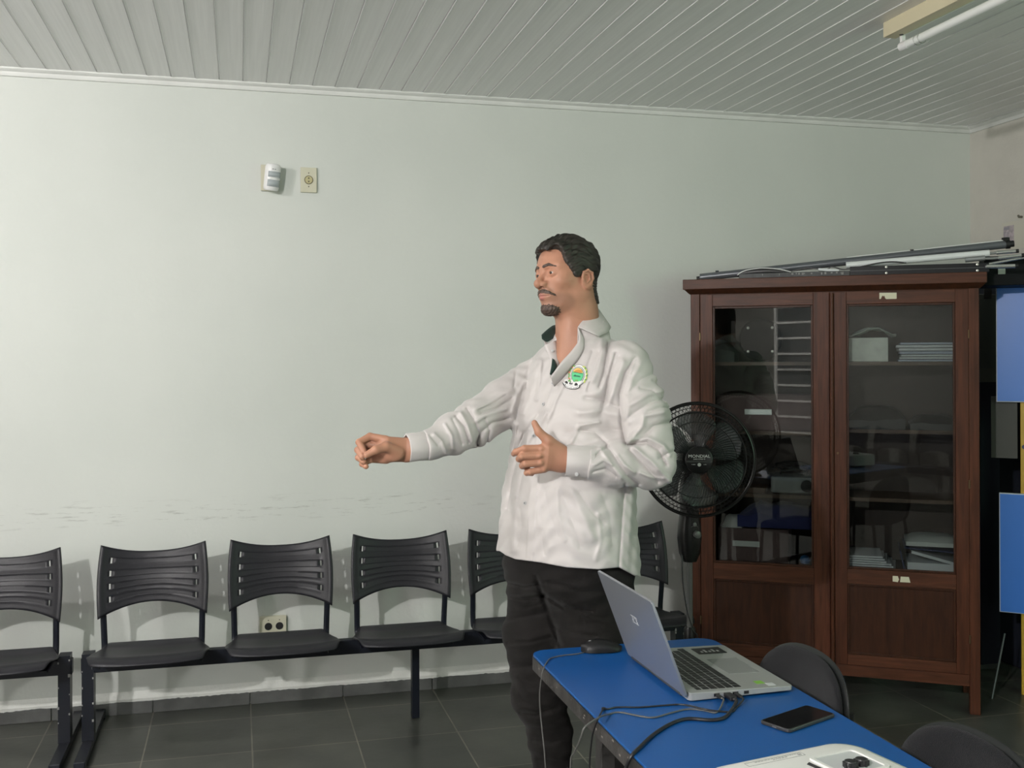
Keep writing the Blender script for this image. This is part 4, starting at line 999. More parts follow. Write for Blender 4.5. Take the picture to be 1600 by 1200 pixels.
def s_chain(P, pts, rad, k=.012):
    d = None
    for i in range(len(pts)-1):
        e = s_cap(P, pts[i], pts[i+1], rad[i], rad[i+1]); d = e if d is None else smin(d, e, k)
    return d
def axis_of(lo, hi, h, fine=()):
    """grid coordinates from lo to hi with step h, refined inside the given (a, b, step) spans"""
    out = [lo]; 
    while out[-1] < hi:
        s = h
        for a, b, hs in fine:
            if a-h < out[-1] < b: s = min(s, hs)
        out.append(out[-1]+s)
    return np.array(out, dtype=np.float32)
def surface(f, ax, B=10, proj=1):
    """surface nets of f = 0 on the grid ax; far blocks are skipped after one coarse look"""
    X, Y, Z = ax; n = (len(X), len(Y), len(Z)); D = np.empty(n, dtype=np.float32)
    bi = [np.arange(0, m, B) for m in n]
    cen = [np.array([(A[i]+A[min(i+B, len(A)-1)])/2 for i in b], dtype=np.float32) for A, b in zip(ax, bi)]
    hal = [np.array([(A[min(i+B, len(A)-1)]-A[i])/2 for i in b], dtype=np.float32) for A, b in zip(ax, bi)]
    G = np.stack(np.meshgrid(*cen, indexing='ij'), -1); dc = f(G.reshape(-1, 3)).reshape(G.shape[:3])
    Hh = np.stack(np.meshgrid(*hal, indexing='ij'), -1); rad = np.linalg.norm(Hh, axis=-1)*1.35+.012
    for a in range(len(bi[0])):
        for b in range(len(bi[1])):
            for c in range(len(bi[2])):
                i, j, k = bi[0][a], bi[1][b], bi[2][c]
                sl = (slice(i, i+B), slice(j, j+B), slice(k, k+B))
                if abs(dc[a, b, c]) > rad[a, b, c]: D[sl] = dc[a, b, c]; continue
                g = np.stack(np.meshgrid(X[sl[0]], Y[sl[1]], Z[sl[2]], indexing='ij'), -1)
                D[sl] = f(g.reshape(-1, 3)).reshape(g.shape[:3])
    D[D == 0] = 1e-7
    S = D < 0
    cs = [slice(None, -1), slice(1, None)]
    cnt = np.zeros([m-1 for m in n], dtype=np.int8)
    for p in (0, 1):
        for q in (0, 1):
            for r in (0, 1): cnt += S[cs[p], cs[q], cs[r]]
    act = (cnt > 0) & (cnt < 8); idx = np.full(act.shape, -1, dtype=np.int32); ii = np.argwhere(act); idx[act] = np.arange(len(ii))
    # np.argwhere order equals boolean-mask order
    acc = np.zeros((len(ii), 3)); w = np.zeros(len(ii)); Xi = (X, Y, Z)
    for axx in range(3):
        o = [q for q in range(3) if q != axx]
        for p in (0, 1):
            for q in (0, 1):
                i0 = ii.copy(); i0[:, o[0]] += p; i0[:, o[1]] += q; i1 = i0.copy(); i1[:, axx] += 1
                d0 = D[i0[:, 0], i0[:, 1], i0[:, 2]]; d1 = D[i1[:, 0], i1[:, 1], i1[:, 2]]; m = (d0 < 0) != (d1 < 0)
                t = d0[m]/(d0[m]-d1[m]); P = np.stack([Xi[c][i0[m, c]] for c in range(3)], -1).astype(float)
                P[:, axx] += t*(Xi[axx][i1[m, axx]]-Xi[axx][i0[m, axx]])
                acc[m] += P; w[m] += 1
    V = acc/w[:, None]
    for _ in range(proj):                                        # pull onto the surface
        e = 8e-4; Vf = V.astype(np.float32); d = f(Vf)
        g = np.stack([f(Vf+V3(np.eye(3)[c]*e))-d for c in range(3)], -1)/e
        V = V-(np.clip(d, -.003, .003)/np.maximum(.25, np.sum(g*g, -1)))[:, None]*g
    F = []
    for axx in range(3):
        o = [q for q in range(3) if q != axx]
        s0 = [slice(1, -1)]*3; s0[axx] = slice(None, -1); s1 = list(s0); s1[axx] = slice(1, None)
        A = S[tuple(s0)]; Bm = S[tuple(s1)]; e = np.argwhere(A != Bm)
        base = e.copy(); base[:, o[0]] += 1; base[:, o[1]] += 1
        c = []
        for p, q in ((-1, -1), (0, -1), (0, 0), (-1, 0)):
            z = base.copy(); z[:, o[0]] += p; z[:, o[1]] += q; c.append(idx[z[:, 0], z[:, 1], z[:, 2]])
        Q = np.stack(c, -1); a = A[e[:, 0], e[:, 1], e[:, 2]]; flip = a if axx != 1 else ~a
        Q[~flip] = Q[~flip][:, ::-1]; F.append(Q)
    F = np.concatenate(F); F = F[(F >= 0).all(1)]
    return V, F
def np_mesh(name, V, F, m, parent, loc=(0, 0, 0)):
    me = bpy.data.meshes.new(name); V = V-np.array(loc)
    me.vertices.add(len(V)); me.vertices.foreach_set('co', V.astype(np.float32).ravel())
    me.loops.add(F.size); me.loops.foreach_set('vertex_index', F.astype(np.int32).ravel())
    me.polygons.add(len(F)); me.polygons.foreach_set('loop_start', np.arange(0, F.size, 4, dtype=np.int32)); me.polygons.foreach_set('loop_total', np.full(len(F), 4, dtype=np.int32))
    me.update(calc_edges=True); me.validate(); me.materials.append(m)
    me.polygons.foreach_set('use_smooth', [True]*len(me.polygons))
    o = bpy.data.objects.new(name, me); COL.objects.link(o)
    if parent is not None: o.parent = parent
    return o
D0 = 3.10
ROOT = Vector(atd(890, PCY, D0)); ROOT.z = 0
MAN = thing('person', 'man in a pale grey button shirt and dark trousers, right arm stretched to the left', 'person', ROOT, -YAW)
WI = (Matrix.Translation(ROOT) @ Matrix.Rotation(-YAW, 4, 'Z')).inverted()
def pv(px, py, w=0.):
    """pixel and distance towards the camera from the man's middle -> point of his own frame (x right, y away, z up)"""
    return np.array(WI @ atd(px, py, D0-w), dtype=np.float32)
_c = WI @ Vector(CAMP)
def to_px(P):
    d = P[:, 1]-_c.y; return 800+FPX*(P[:, 0]-_c.x)/d, PCY-FPX*(P[:, 2]-_c.z)/d
BIG = 9.
# ---------------- head frame
HA = math.radians(36.5); ROLLH = math.radians(6)
Fh = np.array([-math.cos(HA), -math.sin(HA), 0]); Lh = np.array([math.sin(HA), -math.cos(HA), 0]); Uh = np.array([0, 0, 1.])
Lr = Lh*math.cos(ROLLH)+Uh*math.sin(ROLLH); Ur = Uh*math.cos(ROLLH)-Lh*math.sin(ROLLH)
RH = np.stack([Fh, Lr, Ur], 1).astype(np.float32)
HC = pv(886, 430, 0.0); FS = np.array([1.05, 1, 1], dtype=np.float32)
def hq(P): return ((P-HC)@RH)/FS
def hp(f, l, z): return HC+RH@(np.array([f, l, z], dtype=np.float32)*FS)
def sph(q, c, r): return np.linalg.norm(q-V3(c), axis=-1)-r
def head_sdf(P, detail=True):
    q = hq(P); qa = q.copy(); qa[:, 1] = np.abs(qa[:, 1])
    d = smin(s_ell(q, (-.008, 0, .027), (.094, .075, .083)), s_ell(q, (.028, 0, -.030), (.056, .059, .084)), .035)
    d = smin(d, s_cap(qa, (-.006, .050, -.058), (.058, .016, -.100), .017, .016), .03)
    d = smin(d, s_ell(q, (.074, 0, -.104), (.020, .023, .017)), .018)
    d = smin(d, s_ell(q, (.070, 0, -.060), (.028, .031, .030)), .018)
    d = smin(d, s_ell(qa, (.050, .040, -.026), (.022, .020, .020)), .020)
    d = smin(d, s_cap(qa, (.078, .010, .018), (.062, .046, .018), .0085, .0085), .016)
    # eye sockets
    d = smax(d, -s_ell(qa, (.090, .030, .000), (.013, .017, .012)), .012)
    # nose
    nz = smin(s_cap(q, (.083, 0, .006), (.104, 0, -.027), .0065, .0095), sph(q, (.1055, 0, -.0310), .0122), .007)
    nz = smin(nz, s_ell(qa, (.0935, .0145, -.0335), (.0125, .0075, .0088)), .006)
    d = smin(d, nz, .009)
    d = smax(d, -s_ell(qa, (.0985, .0085, -.0430), (.0075, .0042, .0050)), .002)
    # lids
    lid = sph(qa, (.0708, .031, -.001), .0148); d = smin(d, lid, .006)
    d = smax(d, -s_ell(qa, (.0880, .031, -.0020), (.0098, .0132, .0047)), .002)
    # mouth
    d = smin(d, s_cap(qa, (.0955, .002, -.0625), (.083, .022, -.0665), .0058, .003), .005)
    d = smin(d, s_cap(qa, (.0955, .0, -.0725), (.084, .019, -.0690), .0062, .003), .005)
    d = smax(d, -s_cap(qa, (.1025, .0, -.0672), (.087, .024, -.0672), .0016, .0010), .0022)
    d = smax(d, -sph(q, (.107, 0, -.0870), .010), .010)
    for pts, w_, a_ in (([(.090, .021, -.036), (.083, .030, -.050), (.076, .036, -.064)], .004, .0022), ([(.082, .020, -.012), (.080, .032, -.0165), (.074, .044, -.012)], .003, .0014), ([(.083, .020, .008), (.083, .032, .0105), (.074, .045, .006)], .0022, .0016), ([(.050, .052, -.050), (.030, .060, -.070)], .012, .002)):
        d = d+a_*np.exp(-(np.maximum(0, s_chain(qa, pts, [.0001]*len(pts), .001))/w_)**2)
    # ears
    qe = (qa+V3((0, 0, .021)))*V3((1, 1, 1.1))
    e = s_ell(qe, (-.010, .0765, -.006), (.019, .0060, .030), None)
    e = smax(e, -s_ell(qe, (-.006, .0835, -.003), (.0115, .0055, .018)), .003)
    rim = s_chain(qe, [(.006, .076, .004), (.003, .080, .018), (-.010, .083, .025), (-.024, .084, .016), (-.027, .083, -.002), (-.018, .080, -.020), (-.006, .077, -.030)], [.003, .0032, .0035, .0035, .0033, .0035, .005], .003)
    e = smin(e, s_chain(qe, [(-.002, .082, .013), (-.012, .0845, .009), (-.015, .084, -.006), (-.007, .081, -.015)], [.0022, .0025, .0025, .002], .002), .002)
    e = smin(e, rim, .003); e = smin(e, sph(qe, (.005, .0775, -.006), .0042), .003)
    d = smin(d, e, .004)
    # neck
    nb = pv(907, 556, -.0); nt = hp(-.024, 0, -.055)
    d = smin(d, s_cap(P, nb, nt, .068, .063), .028)
    d = smin(d, s_cap(P, pv(882, 566, .045), hp(.012, .022, -.105), .020, .018), .03)
    return d
# ---------------- torso
TA = math.radians(46)
Ft = np.array([-math.cos(TA), -math.sin(TA), 0]); Lt = np.array([math.sin(TA), -math.cos(TA), 0])
TZs = np.array([.80, .90, .96, 1.05, 1.14, 1.24, 1.34, 1.42, 1.48, 1.515, 1.545, 1.575, 1.61, 1.66])
TAs = np.array([.172, .172, .172, .170, .163, .152, .143, .132, .118, .105, .090, .075, .064, .055])
TBs = np.array([.222, .219, .216, .208, .200, .193, .190, .190, .186, .172, .140, .098, .070, .058])
TFs = np.array([.030, .030, .030, .030, .026, .018, .010, .002, -.004, -.006, -.008, -.008, -.006, .0])
def torso_axis(z):
    px = np.interp(z, [.9, 1.1, 1.3, 1.6], [896, 897, 902, 908]); return (px-890)*D0/FPX
def torso_sdf(P):
    z = P[:, 2]; a, b, f0 = np.interp(z, TZs, TAs), np.interp(z, TZs, TBs), np.interp(z, TZs, TFs)
    x = P[:, 0]-torso_axis(z); y = P[:, 1]
    f = x*Ft[0]+y*Ft[1]-f0; l = x*Lt[0]+y*Lt[1]
    e = 2.35; k = (np.abs(f/a)**e+np.abs(l/b)**e)**(1/e)
    d = (k-1)*np.minimum(a, b)*.93
    d = np.maximum(d, z-1.63)
    return d
# ---------------- arms
A1 = [pv(974, 574, .10), pv(1015, 722, .17), pv(893, 719, .235)]
A2 = [pv(829, 600, -.10), pv(744, 661, .05), pv(650, 698, .20)]
def palm(P, a, b, ra, rb, n, q): return s_ecap(P, a, b, ra, rb, n, q)
def hand_left(P):
    o = -.05
    def p(x, y, w): return pv(x, y, w+o)
    d = s_ecap(P, p(905, 720, .285), p(878, 719, .292), .029, .030, (0.1, 1, .05), .72)
    d = smin(d, s_ecap(P, p(876, 717, .292), p(853, 715, .305), .034, .037, (.25, 1, .05), .42), .014)
    d = smin(d, s_cap(P, p(850, 704, .305), p(848, 726, .305), .012, .012), .012)
    fs = [([p(848, 701, .306), p(820, 701, .318), p(806, 706, .300), p(803, 709, .280)], [.0115, .0098, .0086, .0080]),
          ([p(845, 712, .312), p(816, 713, .322), p(811, 717, .296), p(818, 719, .280)], [.0118, .0100, .0088, .008]),
          ([p(846, 723, .310), p(821, 725, .316), p(816, 728, .290), p(824, 730, .276)], [.0112, .0097, .0086, .008]),
          ([p(850, 733, .302), p(829, 737, .304), p(823, 739, .284), p(831, 740, .272)], [.0104, .0088, .0078, .007])]
    for pts, r in fs:
        e = s_chain(P, pts, r, .003); d = smin(d, e, .0045)
    th = s_chain(P, [p(876, 704, .290), p(857, 689, .305), p(842, 675, .308), p(835, 661, .304)], [.018, .0150, .0108, .0085], .006)
    d = smin(d, th, .008)
    # knuckles and tendons
    for (x, y, w) in ((846, 701, .316), (843, 712, .322), (845, 723, .320), (850, 733, .312)): d = smin(d, np.linalg.norm(P-p(x, y, w), axis=-1)-.0065, .006)
    for (x, y) in ((846, 712), (846, 722)): d = smin(d, s_cap(P, p(x, y, .316), p(878, 717+(y-717)*.3, .305), .002, .002), .006)
    return d
def hand_right(P):
    p = pv
    d = s_ecap(P, p(668, 697, .175), p(640, 702, .205), .031, .029, (.4, 1, 0), .75)
    d = smin(d, s_ecap(P, p(632, 703, .212), p(603, 702, .232), .034, .036, (.35, 1, .1), .46), .014)
    fs = [([p(602, 687, .232), p(578, 682, .232), p(561, 691, .248), p(569, 706, .268)], [.0115, .0102, .0093, .0082]),
          ([p(599, 698, .226), p(572, 694, .226), p(559, 703, .245), p(566, 714, .266)], [.0115, .0102, .0092, .0082]),
          ([p(600, 710, .224), p(573, 707, .224), p(560, 715, .240), p(568, 721, .258)], [.011, .0096, .0088, .008]),
          ([p(604, 719, .226), p(580, 718, .228), p(566, 725, .240), p(572, 729, .256)], [.0102, .0088, .0080, .0072])]
    for pts, r in fs: d = smin(d, s_chain(P, pts, r, .003), .0045)
    th = s_chain(P, [p(622, 706, .232), p(603, 698, .258), p(587, 703, .276), p(573, 711, .284)], [.0185, .0135, .0112, .0092], .006)
    d = smin(d, th, .007)
    d = smin(d, s_ell(P, p(614, 712, .236), (.024, .014, .017)), .010)
    return d
# ---------------- legs
LEGF = ([pv(850, 880, -.06), pv(837, 990, -.05), pv(843, 1085, -.03), pv(860, 1150, -.055), pv(866, 1322, -.09)], [.092, .092, .078, .060, .058])
LEGN = ([pv(926, 880, .055), pv(926, 990, .05), pv(958, 1085, .03), pv(975, 1160, .0), pv(985, 1322, -.03)], [.098, .102, .082, .064, .058])
def body_sdf(P):
    z0, z1 = P[:, 2].min(), P[:, 2].max(); x0, x1 = P[:, 0].min(), P[:, 0].max()
    d = np.full(len(P), BIG, dtype=np.float32)
    if z1 > .72: 
        d = torso_sdf(P)+.016+.03*np.clip((1.05-P[:, 2])/.12, 0, 1); d = smax(d, .90-P[:, 2], .03)
    if z1 > 1.46: d = smin(d, head_sdf(P), .03)
    if z1 > 1.05 and z0 < 1.62:
        d = smin(d, s_chain(P, A1, [.056, .042, .031], .02), .02); d = smin(d, s_chain(P, A2, [.048, .040, .031], .02), .02)
        if x0 < -.2: d = smin(d, hand_right(P), .006)
        if x1 > -.25 and x0 < .1: d = smin(d, hand_left(P), .006)
    if z0 < 1.05:
        for pts, r in (LEGF, LEGN): d = smin(d, s_chain(P, pts, [q*.78 for q in r], .03), .02)
        for c in (LEGF[0][-1], LEGN[0][-1]):
            d = smin(d, s_cap(P, (c[0], c[1], .05), (c[0]-.11, c[1]-.09, .035), .035, .026), .02)
    return d
M_skin = mat('skin', (.43, .215, .138), .48, spec=.4, var=.07, noise_scale=9, bump=(260, .05), sheen=.05)
sb = M_skin.node_tree.nodes['Principled BSDF']; sb.inputs['Subsurface Weight'].default_value = .06; sb.inputs['Subsurface Radius'].default_value = (.012, .005, .003); sb.inputs['Subsurface Scale'].default_value = .5
V, F = surface(body_sdf, [axis_of(-.66, .42, .0075, [(-.62, -.44, .0022), (-.23, .12, .0022)]), axis_of(-.42, .40, .0075, [(-.31, .10, .0026)]), axis_of(.0, 1.90, .009, [(1.13, 1.31, .0022), (1.50, 1.88, .0022)])])
# give real colour patches: lips, stubble on the jaw
body = np_mesh('body', V, F, M_skin, MAN)
def vcol(o, name, val):
    at_ = o.data.attributes.new(name, 'FLOAT', 'POINT'); at_.data.foreach_set('value', val.astype(np.float32))
Pv = V.astype(np.float32); q = hq(Pv); qa = q.copy(); qa[:, 1] = np.abs(qa[:, 1])
lips = np.clip(1.2-np.minimum(s_cap(qa, (.096, .002, -.0625), (.084, .021, -.0665), .0052, .003), s_cap(qa, (.096, .0, -.0725), (.085, .018, -.0690), .0058, .003))/.0016, 0, 1)*(q[:, 0] > .05)
st = np.clip(1-np.maximum(0, s_ell(qa, (.055, .018, -.088), (.040, .048, .024)))/.012, 0, 1)*.55
st = np.maximum(st, np.clip(1-np.maximum(0, s_ell(q, (.085, 0, -.054), (.02, .032, .010)))/.006, 0, 1)*.5)
vcol(body, 'lips', lips); vcol(body, 'stubble', st)
nt = M_skin.node_tree; N = nt.nodes; L = nt.links; src = sb.inputs['Base Color'].links[0].from_socket
def attr_mix(src, name, col, k):
    a = N.new('ShaderNodeAttribute'); a.attribute_name = name; m = N.new('ShaderNodeMix'); m.data_type = 'RGBA'
    mm = N.new('ShaderNodeMath'); mm.operation = 'MULTIPLY'; mm.inputs[1].default_value = k; L.new(a.outputs['Fac'], mm.inputs[0]); L.new(mm.outputs[0], m.inputs[0])
    L.new(src, m.inputs[6]); m.inputs[7].default_value = (*col, 1); return m.outputs[2]
s1 = attr_mix(src, 'lips', (.40, .15, .13), .8); s1 = attr_mix(s1, 'stubble', (.10, .065, .05), .55); L.new(s1, sb.inputs['Base Color'])

# ---------------- hair, beard, brows, eyes
def strand(q, sx, sy, sz, amp):
    return amp*(np.sin(q[:, 0]*sx+np.sin(q[:, 2]*60)*1.5+q[:, 1]*90)*.5+np.sin(q[:, 1]*sy+q[:, 0]*70+np.sin(q[:, 2]*90))*.3+np.sin(q[:, 2]*sz+q[:, 0]*130+q[:, 1]*60)*.3)
def hair_sdf(P):
    q = hq(P); qa = q.copy(); qa[:, 1] = np.abs(qa[:, 1]); f, al, z = q[:, 0], qa[:, 1], q[:, 2]
    base = smin(s_ell(q, (-.008, 0, .027), (.094, .075, .083)), s_ell(q, (.028, 0, -.030), (.056, .059, .084)), .035)
    base = smin(base, s_cap(P, pv(909, 556, -.005), hp(-.028, 0, -.055), .066, .060), .022)
    top = np.clip((z-.02)/.06, 0, 1); th = .0060+.0050*top+.006*np.clip((f-.03)/.04, 0, 1)*top-.003*np.clip(-f/.08, 0, 1)
    ang = np.arctan2(q[:, 1], z+.04)
    th = th+(.0016*np.sin(36*ang+3*np.sin(f*42)+2*np.sin(z*50))+.0012*np.sin(67*ang+4*np.sin(f*66+1))+.0018*np.sin(f*85+ang*6))*(.55+top*.7)
    d = base-th
    # the uncovered face
    cut = s_ell(q, (.085, 0, -.002), (.062, .062, .072))
    cut = smin(cut, s_ell(qa, (.072, .048, .040), (.018, .032, .038)), .010)
    side = np.maximum(-(f-(.028+.62*np.maximum(z+.016, -.002))), z-.050)
    cut = smin(cut, side*.85, .008)
    low = np.maximum(-(f-np.where(z > -.03, -.026, -.030-.42*(-.03-z))), z+.018)
    cut = smin(cut, low*.9, .004)
    ear = s_ell(qa, (-.004, .085, -.032), (.022, .030, .025)); cut = smin(cut, ear, .004)
    cut = cut+strand(q, 500, 300, 700, .0012)
    d = smax(d, -cut, .005)
    d = smax(d, -(z+.088+.10*(f+.09)), .004)
    return d
M_hair = mat('dark_hair', (.012, .010, .008), .5, spec=.35, col2=(.045, .039, .032), noise_scale=60, stretch=(.5, .5, 2.2), detail=6)  # lighter greyish streaks put hair highlights into the colour
bx_ = lambda c, r, h: [axis_of(c[i]-r[i], c[i]+r[i], h) for i in range(3)]
V, F = surface(hair_sdf, bx_(HC+V3((.01, .0, .02)), (.14, .14, .16), .0021)); hair = np_mesh('hair', V, F, M_hair, MAN)
M_beard = mat('beard_hair', (.072, .046, .034), .6, var=.5, noise_scale=160)
def beard_sdf(P):
    q = hq(P); qa = q.copy(); qa[:, 1] = np.abs(qa[:, 1])
    n = strand(q, 900, 700, 800, .0011)
    zone = s_ell(q, (.076, 0, -.108), (.037, .037, .019))
    zone = smin(zone, s_cap(q, (.100, 0, -.085), (.096, 0, -.100), .005, .010), .006)
    return smax(head_sdf(P)-.0010-n, zone+n*3.2, .0010)
def mous_sdf(P):
    q = hq(P); qa = q.copy(); qa[:, 1] = np.abs(qa[:, 1]); n = strand(q, 900, 700, 800, .0009)
    al, z = qa[:, 1], q[:, 2]
    zone = np.abs(z-np.interp(al, [0, .012, .026, .036], [-.0525, -.0530, -.0590, -.0690]))-np.interp(al, [0, .004, .018, .034, .038], [.0030, .0056, .0056, .0030, 0])
    zone = np.maximum(np.maximum(zone, .04-q[:, 0]), al-.035)
    return smax(head_sdf(P)-.0018-n, zone+n, .0015)
def brow_sdf(P):
    q = hq(P); qa = q.copy(); qa[:, 1] = np.abs(qa[:, 1]); n = strand(q, 900, 1100, 300, .0005)
    al, z = qa[:, 1], q[:, 2]
    zone = np.abs(z-np.interp(al, [.009, .028, .048], [.0185, .0230, .0150]))-np.interp(al, [.006, .012, .030, .050], [.0, .0046, .0042, .001])
    zone = np.maximum(np.maximum(zone, .03-q[:, 0]), al-.049)
    return smax(head_sdf(P)-.0018-n, zone+n, .001)
for nm, fn, c, r, h, m in (('beard', beard_sdf, hp(.07, 0, -.10), (.055, .055, .04), .0016, M_beard), ('moustache', mous_sdf, hp(.085, 0, -.057), (.05, .05, .025), .0014, M_beard), ('eyebrows', brow_sdf, hp(.078, 0, .018), (.06, .06, .025), .0014, M_beard)):
    V, F = surface(fn, bx_(c, r, h)); np_mesh(nm, V, F, m, MAN)
M_eye = mat('eye_white', (.60, .56, .53), .2, spec=.6); M_iris = mat('brown_iris', (.035, .018, .010), .12, spec=.7)
for sg in (-1, 1):
    c = hp(.0702, sg*.031, -.0015); gd = RH@V3((.97, -.10, .0)); gd /= np.linalg.norm(gd)
    rot = Vector(gd).to_track_quat('Z', 'Y').to_matrix()
    prof = [(.0132*math.sin(PI*k/14), -.0132*math.cos(PI*k/14)) for k in range(1, 14)]
    e = MB().lathe(prof, c, 22, rot).build('eye', M_eye, MAN, sharp=80)
    prof = [(.0134*math.sin(a), .0134*math.cos(a)) for a in (.52, .40, .26, .12, .02)]
    MB().lathe(prof, c, 22, rot).build('iris', M_iris, e, sharp=80)

# ---------------- shirt
def seg2(px, py, pts):
    d = None
    for (x0, y0), (x1, y1) in zip(pts[:-1], pts[1:]):
        ex, ey = x1-x0, y1-y0; t = np.clip(((px-x0)*ex+(py-y0)*ey)/(ex*ex+ey*ey), 0, 1)
        e = np.hypot(px-x0-t*ex, py-y0-t*ey); d = e if d is None else np.minimum(d, e)
    return d
FOLDS = [  # polyline in the frame of the picture, half width in px, height in m (+ ridge, - valley)
    ([(992, 556), (978, 578), (968, 612), (970, 655), (977, 690)], 4.0, -.0080),
    ([(1000, 566), (988, 586), (980, 615), (981, 655)], 5, .0035),
    ([(955, 522), (950, 548), (946, 578)], 5, -.0050), ([(940, 528), (936, 560), (925, 590)], 5, .0040), ([(926, 545), (918, 570)], 4, -.0035),
    ([(966, 552), (953, 580), (940, 640)], 6, -.0040), ([(974, 562), (962, 592), (952, 625)], 5, .0035),
    ([(964, 632), (940, 620), (915, 617)], 6, -.0055), ([(966, 645), (938, 637), (905, 640)], 7, .0045), ([(968, 668), (930, 665), (885, 672)], 9, -.004),
    ([(1050, 616), (1015, 625), (985, 645), (976, 655)], 5, -.0055), ([(1046, 603), (1012, 612), (985, 628)], 5, .005),
    ([(1030, 575), (1000, 590), (980, 612)], 6, -.004), ([(1036, 640), (1006, 645), (1003, 662), (984, 684)], 5, .0060), ([(1048, 655), (1020, 662), (1005, 678), (988, 690)], 5, -.0065),
    ([(981, 691), (1010, 687), (1028, 699), (1040, 722)], 3.5, -.0085), ([(985, 684), (1012, 680), (1036, 692), (1046, 706)], 4, .0055),
    ([(990, 694), (1018, 718), (1046, 748)], 4, .0065), ([(984, 699), (1006, 722), (1028, 748)], 5, -.0060),
    ([(948, 693), (962, 712), (978, 738), (998, 752)], 4, -.0065), ([(938, 696), (952, 716), (970, 742)], 4, .0050), ([(926, 711), (938, 700), (948, 696)], 3, -.0050), ([(926, 733), (945, 728), (962, 740)], 3, -.0045), ([(928, 722), (942, 714), (955, 722)], 3, .0040),
    ([(842, 642), (820, 672), (803, 706)], 5, -.0050), ([(852, 640), (832, 672), (812, 706)], 5, .0045), ([(818, 672), (800, 740), (792, 790)], 5, -.0055), ([(806, 660), (799, 700)], 4, .004),
    ([(828, 560), (818, 600), (806, 650)], 6, -.0045), ([(842, 560), (832, 600), (818, 640)], 6, .0040), ([(822, 590), (808, 612), (800, 640)], 4, .004),
    ([(893, 766), (910, 800), (927, 838)], 7, .0045), ([(880, 770), (894, 812), (906, 850)], 8, -.0040), ([(940, 768), (952, 800), (956, 850)], 7, -.0035),
    ([(835, 772), (840, 810), (858, 850)], 7, .0040), ([(850, 760), (858, 800), (872, 835)], 8, -.0035), ([(806, 770), (803, 810), (800, 855)], 5, .0040),
    ([(950, 530), (948, 552), (943, 580), (936, 600)], 3, -.0045), ([(936, 545), (928, 575), (918, 605)], 3, -.0035), ([(962, 548), (950, 590), (946, 625)], 3, -.0040), ([(992, 556), (984, 580)], 2.5, .0030),
    ([(880, 598), (868, 622), (858, 650)], 3, .0030), ([(935, 655), (905, 660), (890, 690)], 4, .0035), ([(950, 690), (930, 672), (905, 668)], 3.5, -.0040), ([(1020, 590), (1036, 600), (1044, 612)], 3, -.0040), ([(1000, 602), (1020, 606), (1042, 628)], 3, -.0035),
    ([(1012, 640), (1030, 632), (1050, 634)], 3, -.0040), ([(1030, 712), (1042, 705), (1054, 700)], 3.5, -.0045), ([(1000, 735), (1018, 742), (1036, 744)], 3, .0035), ([(965, 708), (975, 722), (990, 734)], 3, .0040),
    ([(870, 760), (872, 800), (882, 840)], 3.5, .0030), ([(905, 765), (920, 790), (944, 815)], 3.5, -.0035), ([(828, 700), (815, 740), (808, 775)], 4, -.0035), ([(812, 790), (815, 820), (808, 850)], 4, -.0030), ([(846, 790), (846, 830), (850, 862)], 4, -.0030), ([(934, 800), (938, 840), (930, 870)], 4, .0030),
    ([(812, 548), (806, 575), (803, 600)], 3, -.0040), ([(836, 545), (826, 575), (822, 600)], 3, -.0035), ([(846, 560), (843, 590), (838, 620)], 3, .0030), ([(790, 612), (766, 628), (748, 636)], 3, -.0035), ([(757, 650), (765, 668), (760, 688)], 3, -.0045), ([(712, 646), (726, 662), (733, 686)], 3, -.0045), ([(695, 658), (706, 676), (708, 696)], 3, .0035),
    ([(976, 752), (972, 800), (966, 882)], 3, -.0035), ([(988, 756), (984, 820), (980, 885)], 5, .0030), ([(996, 760), (992, 830)], 4, -.003),
    ([(800, 618), (775, 634), (752, 640)], 4, -.0060), ([(800, 604), (770, 622), (742, 634)], 5, .0050), ([(796, 648), (770, 655), (754, 668), (744, 686)], 4, -.0065), ([(790, 634), (762, 642), (742, 654)], 4, .0055),
    ([(730, 634), (740, 650), (748, 672), (746, 690)], 3.5, -.0070), ([(720, 640), (730, 658), (738, 684)], 4, .0055), ([(707, 650), (716, 668), (722, 688)], 4, -.0040), ([(678, 672), (690, 684), (697, 704)], 3, .0035), ([(672, 676), (684, 690)], 3, -.003)]
def arms_sdf(P):
    d = s_chain(P, [A1[0], (A1[0]+A1[1])/2+V3((.012, 0, 0)), A1[1]], [.078, .078, .072], .03)
    w1 = pv(918, 722, .235)
    d = smin(d, s_chain(P, [A1[1], (A1[1]+w1)/2+V3((0, 0, -.004)), w1], [.066, .060, .044], .02), .030)
    w2 = pv(668, 696, .185)
    e = s_chain(P, [A2[0], (A2[0]+A2[1])/2, A2[1], (A2[1]+w2)/2, w2], [.070, .067, .064, .054, .041], .025)
    for k, e_, dr in ((0, pv(920, 722, .235), pv(884, 719, .235)-pv(920, 722, .235)), (1, pv(664, 696, .187), pv(634, 700, .21)-pv(664, 696, .187))):
        n = dr/np.linalg.norm(dr); g = (P-e_)@n
        if k == 0: d = np.where(np.linalg.norm(P-e_, axis=-1) < .12, smax(d, g, .003), d)
        else: e = np.where(np.linalg.norm(P-e_, axis=-1) < .12, smax(e, g, .003), e)
    return d, e
def hem_py(px): return np.interp(px, [780, 790, 805, 820, 843, 885, 934, 966, 990, 1010], [856, 863, 869, 871, 874, 882, 885, 882, 895, 900])
VE_L = [(846, 528), (858, 545), (862, 570), (866, 590)]; 
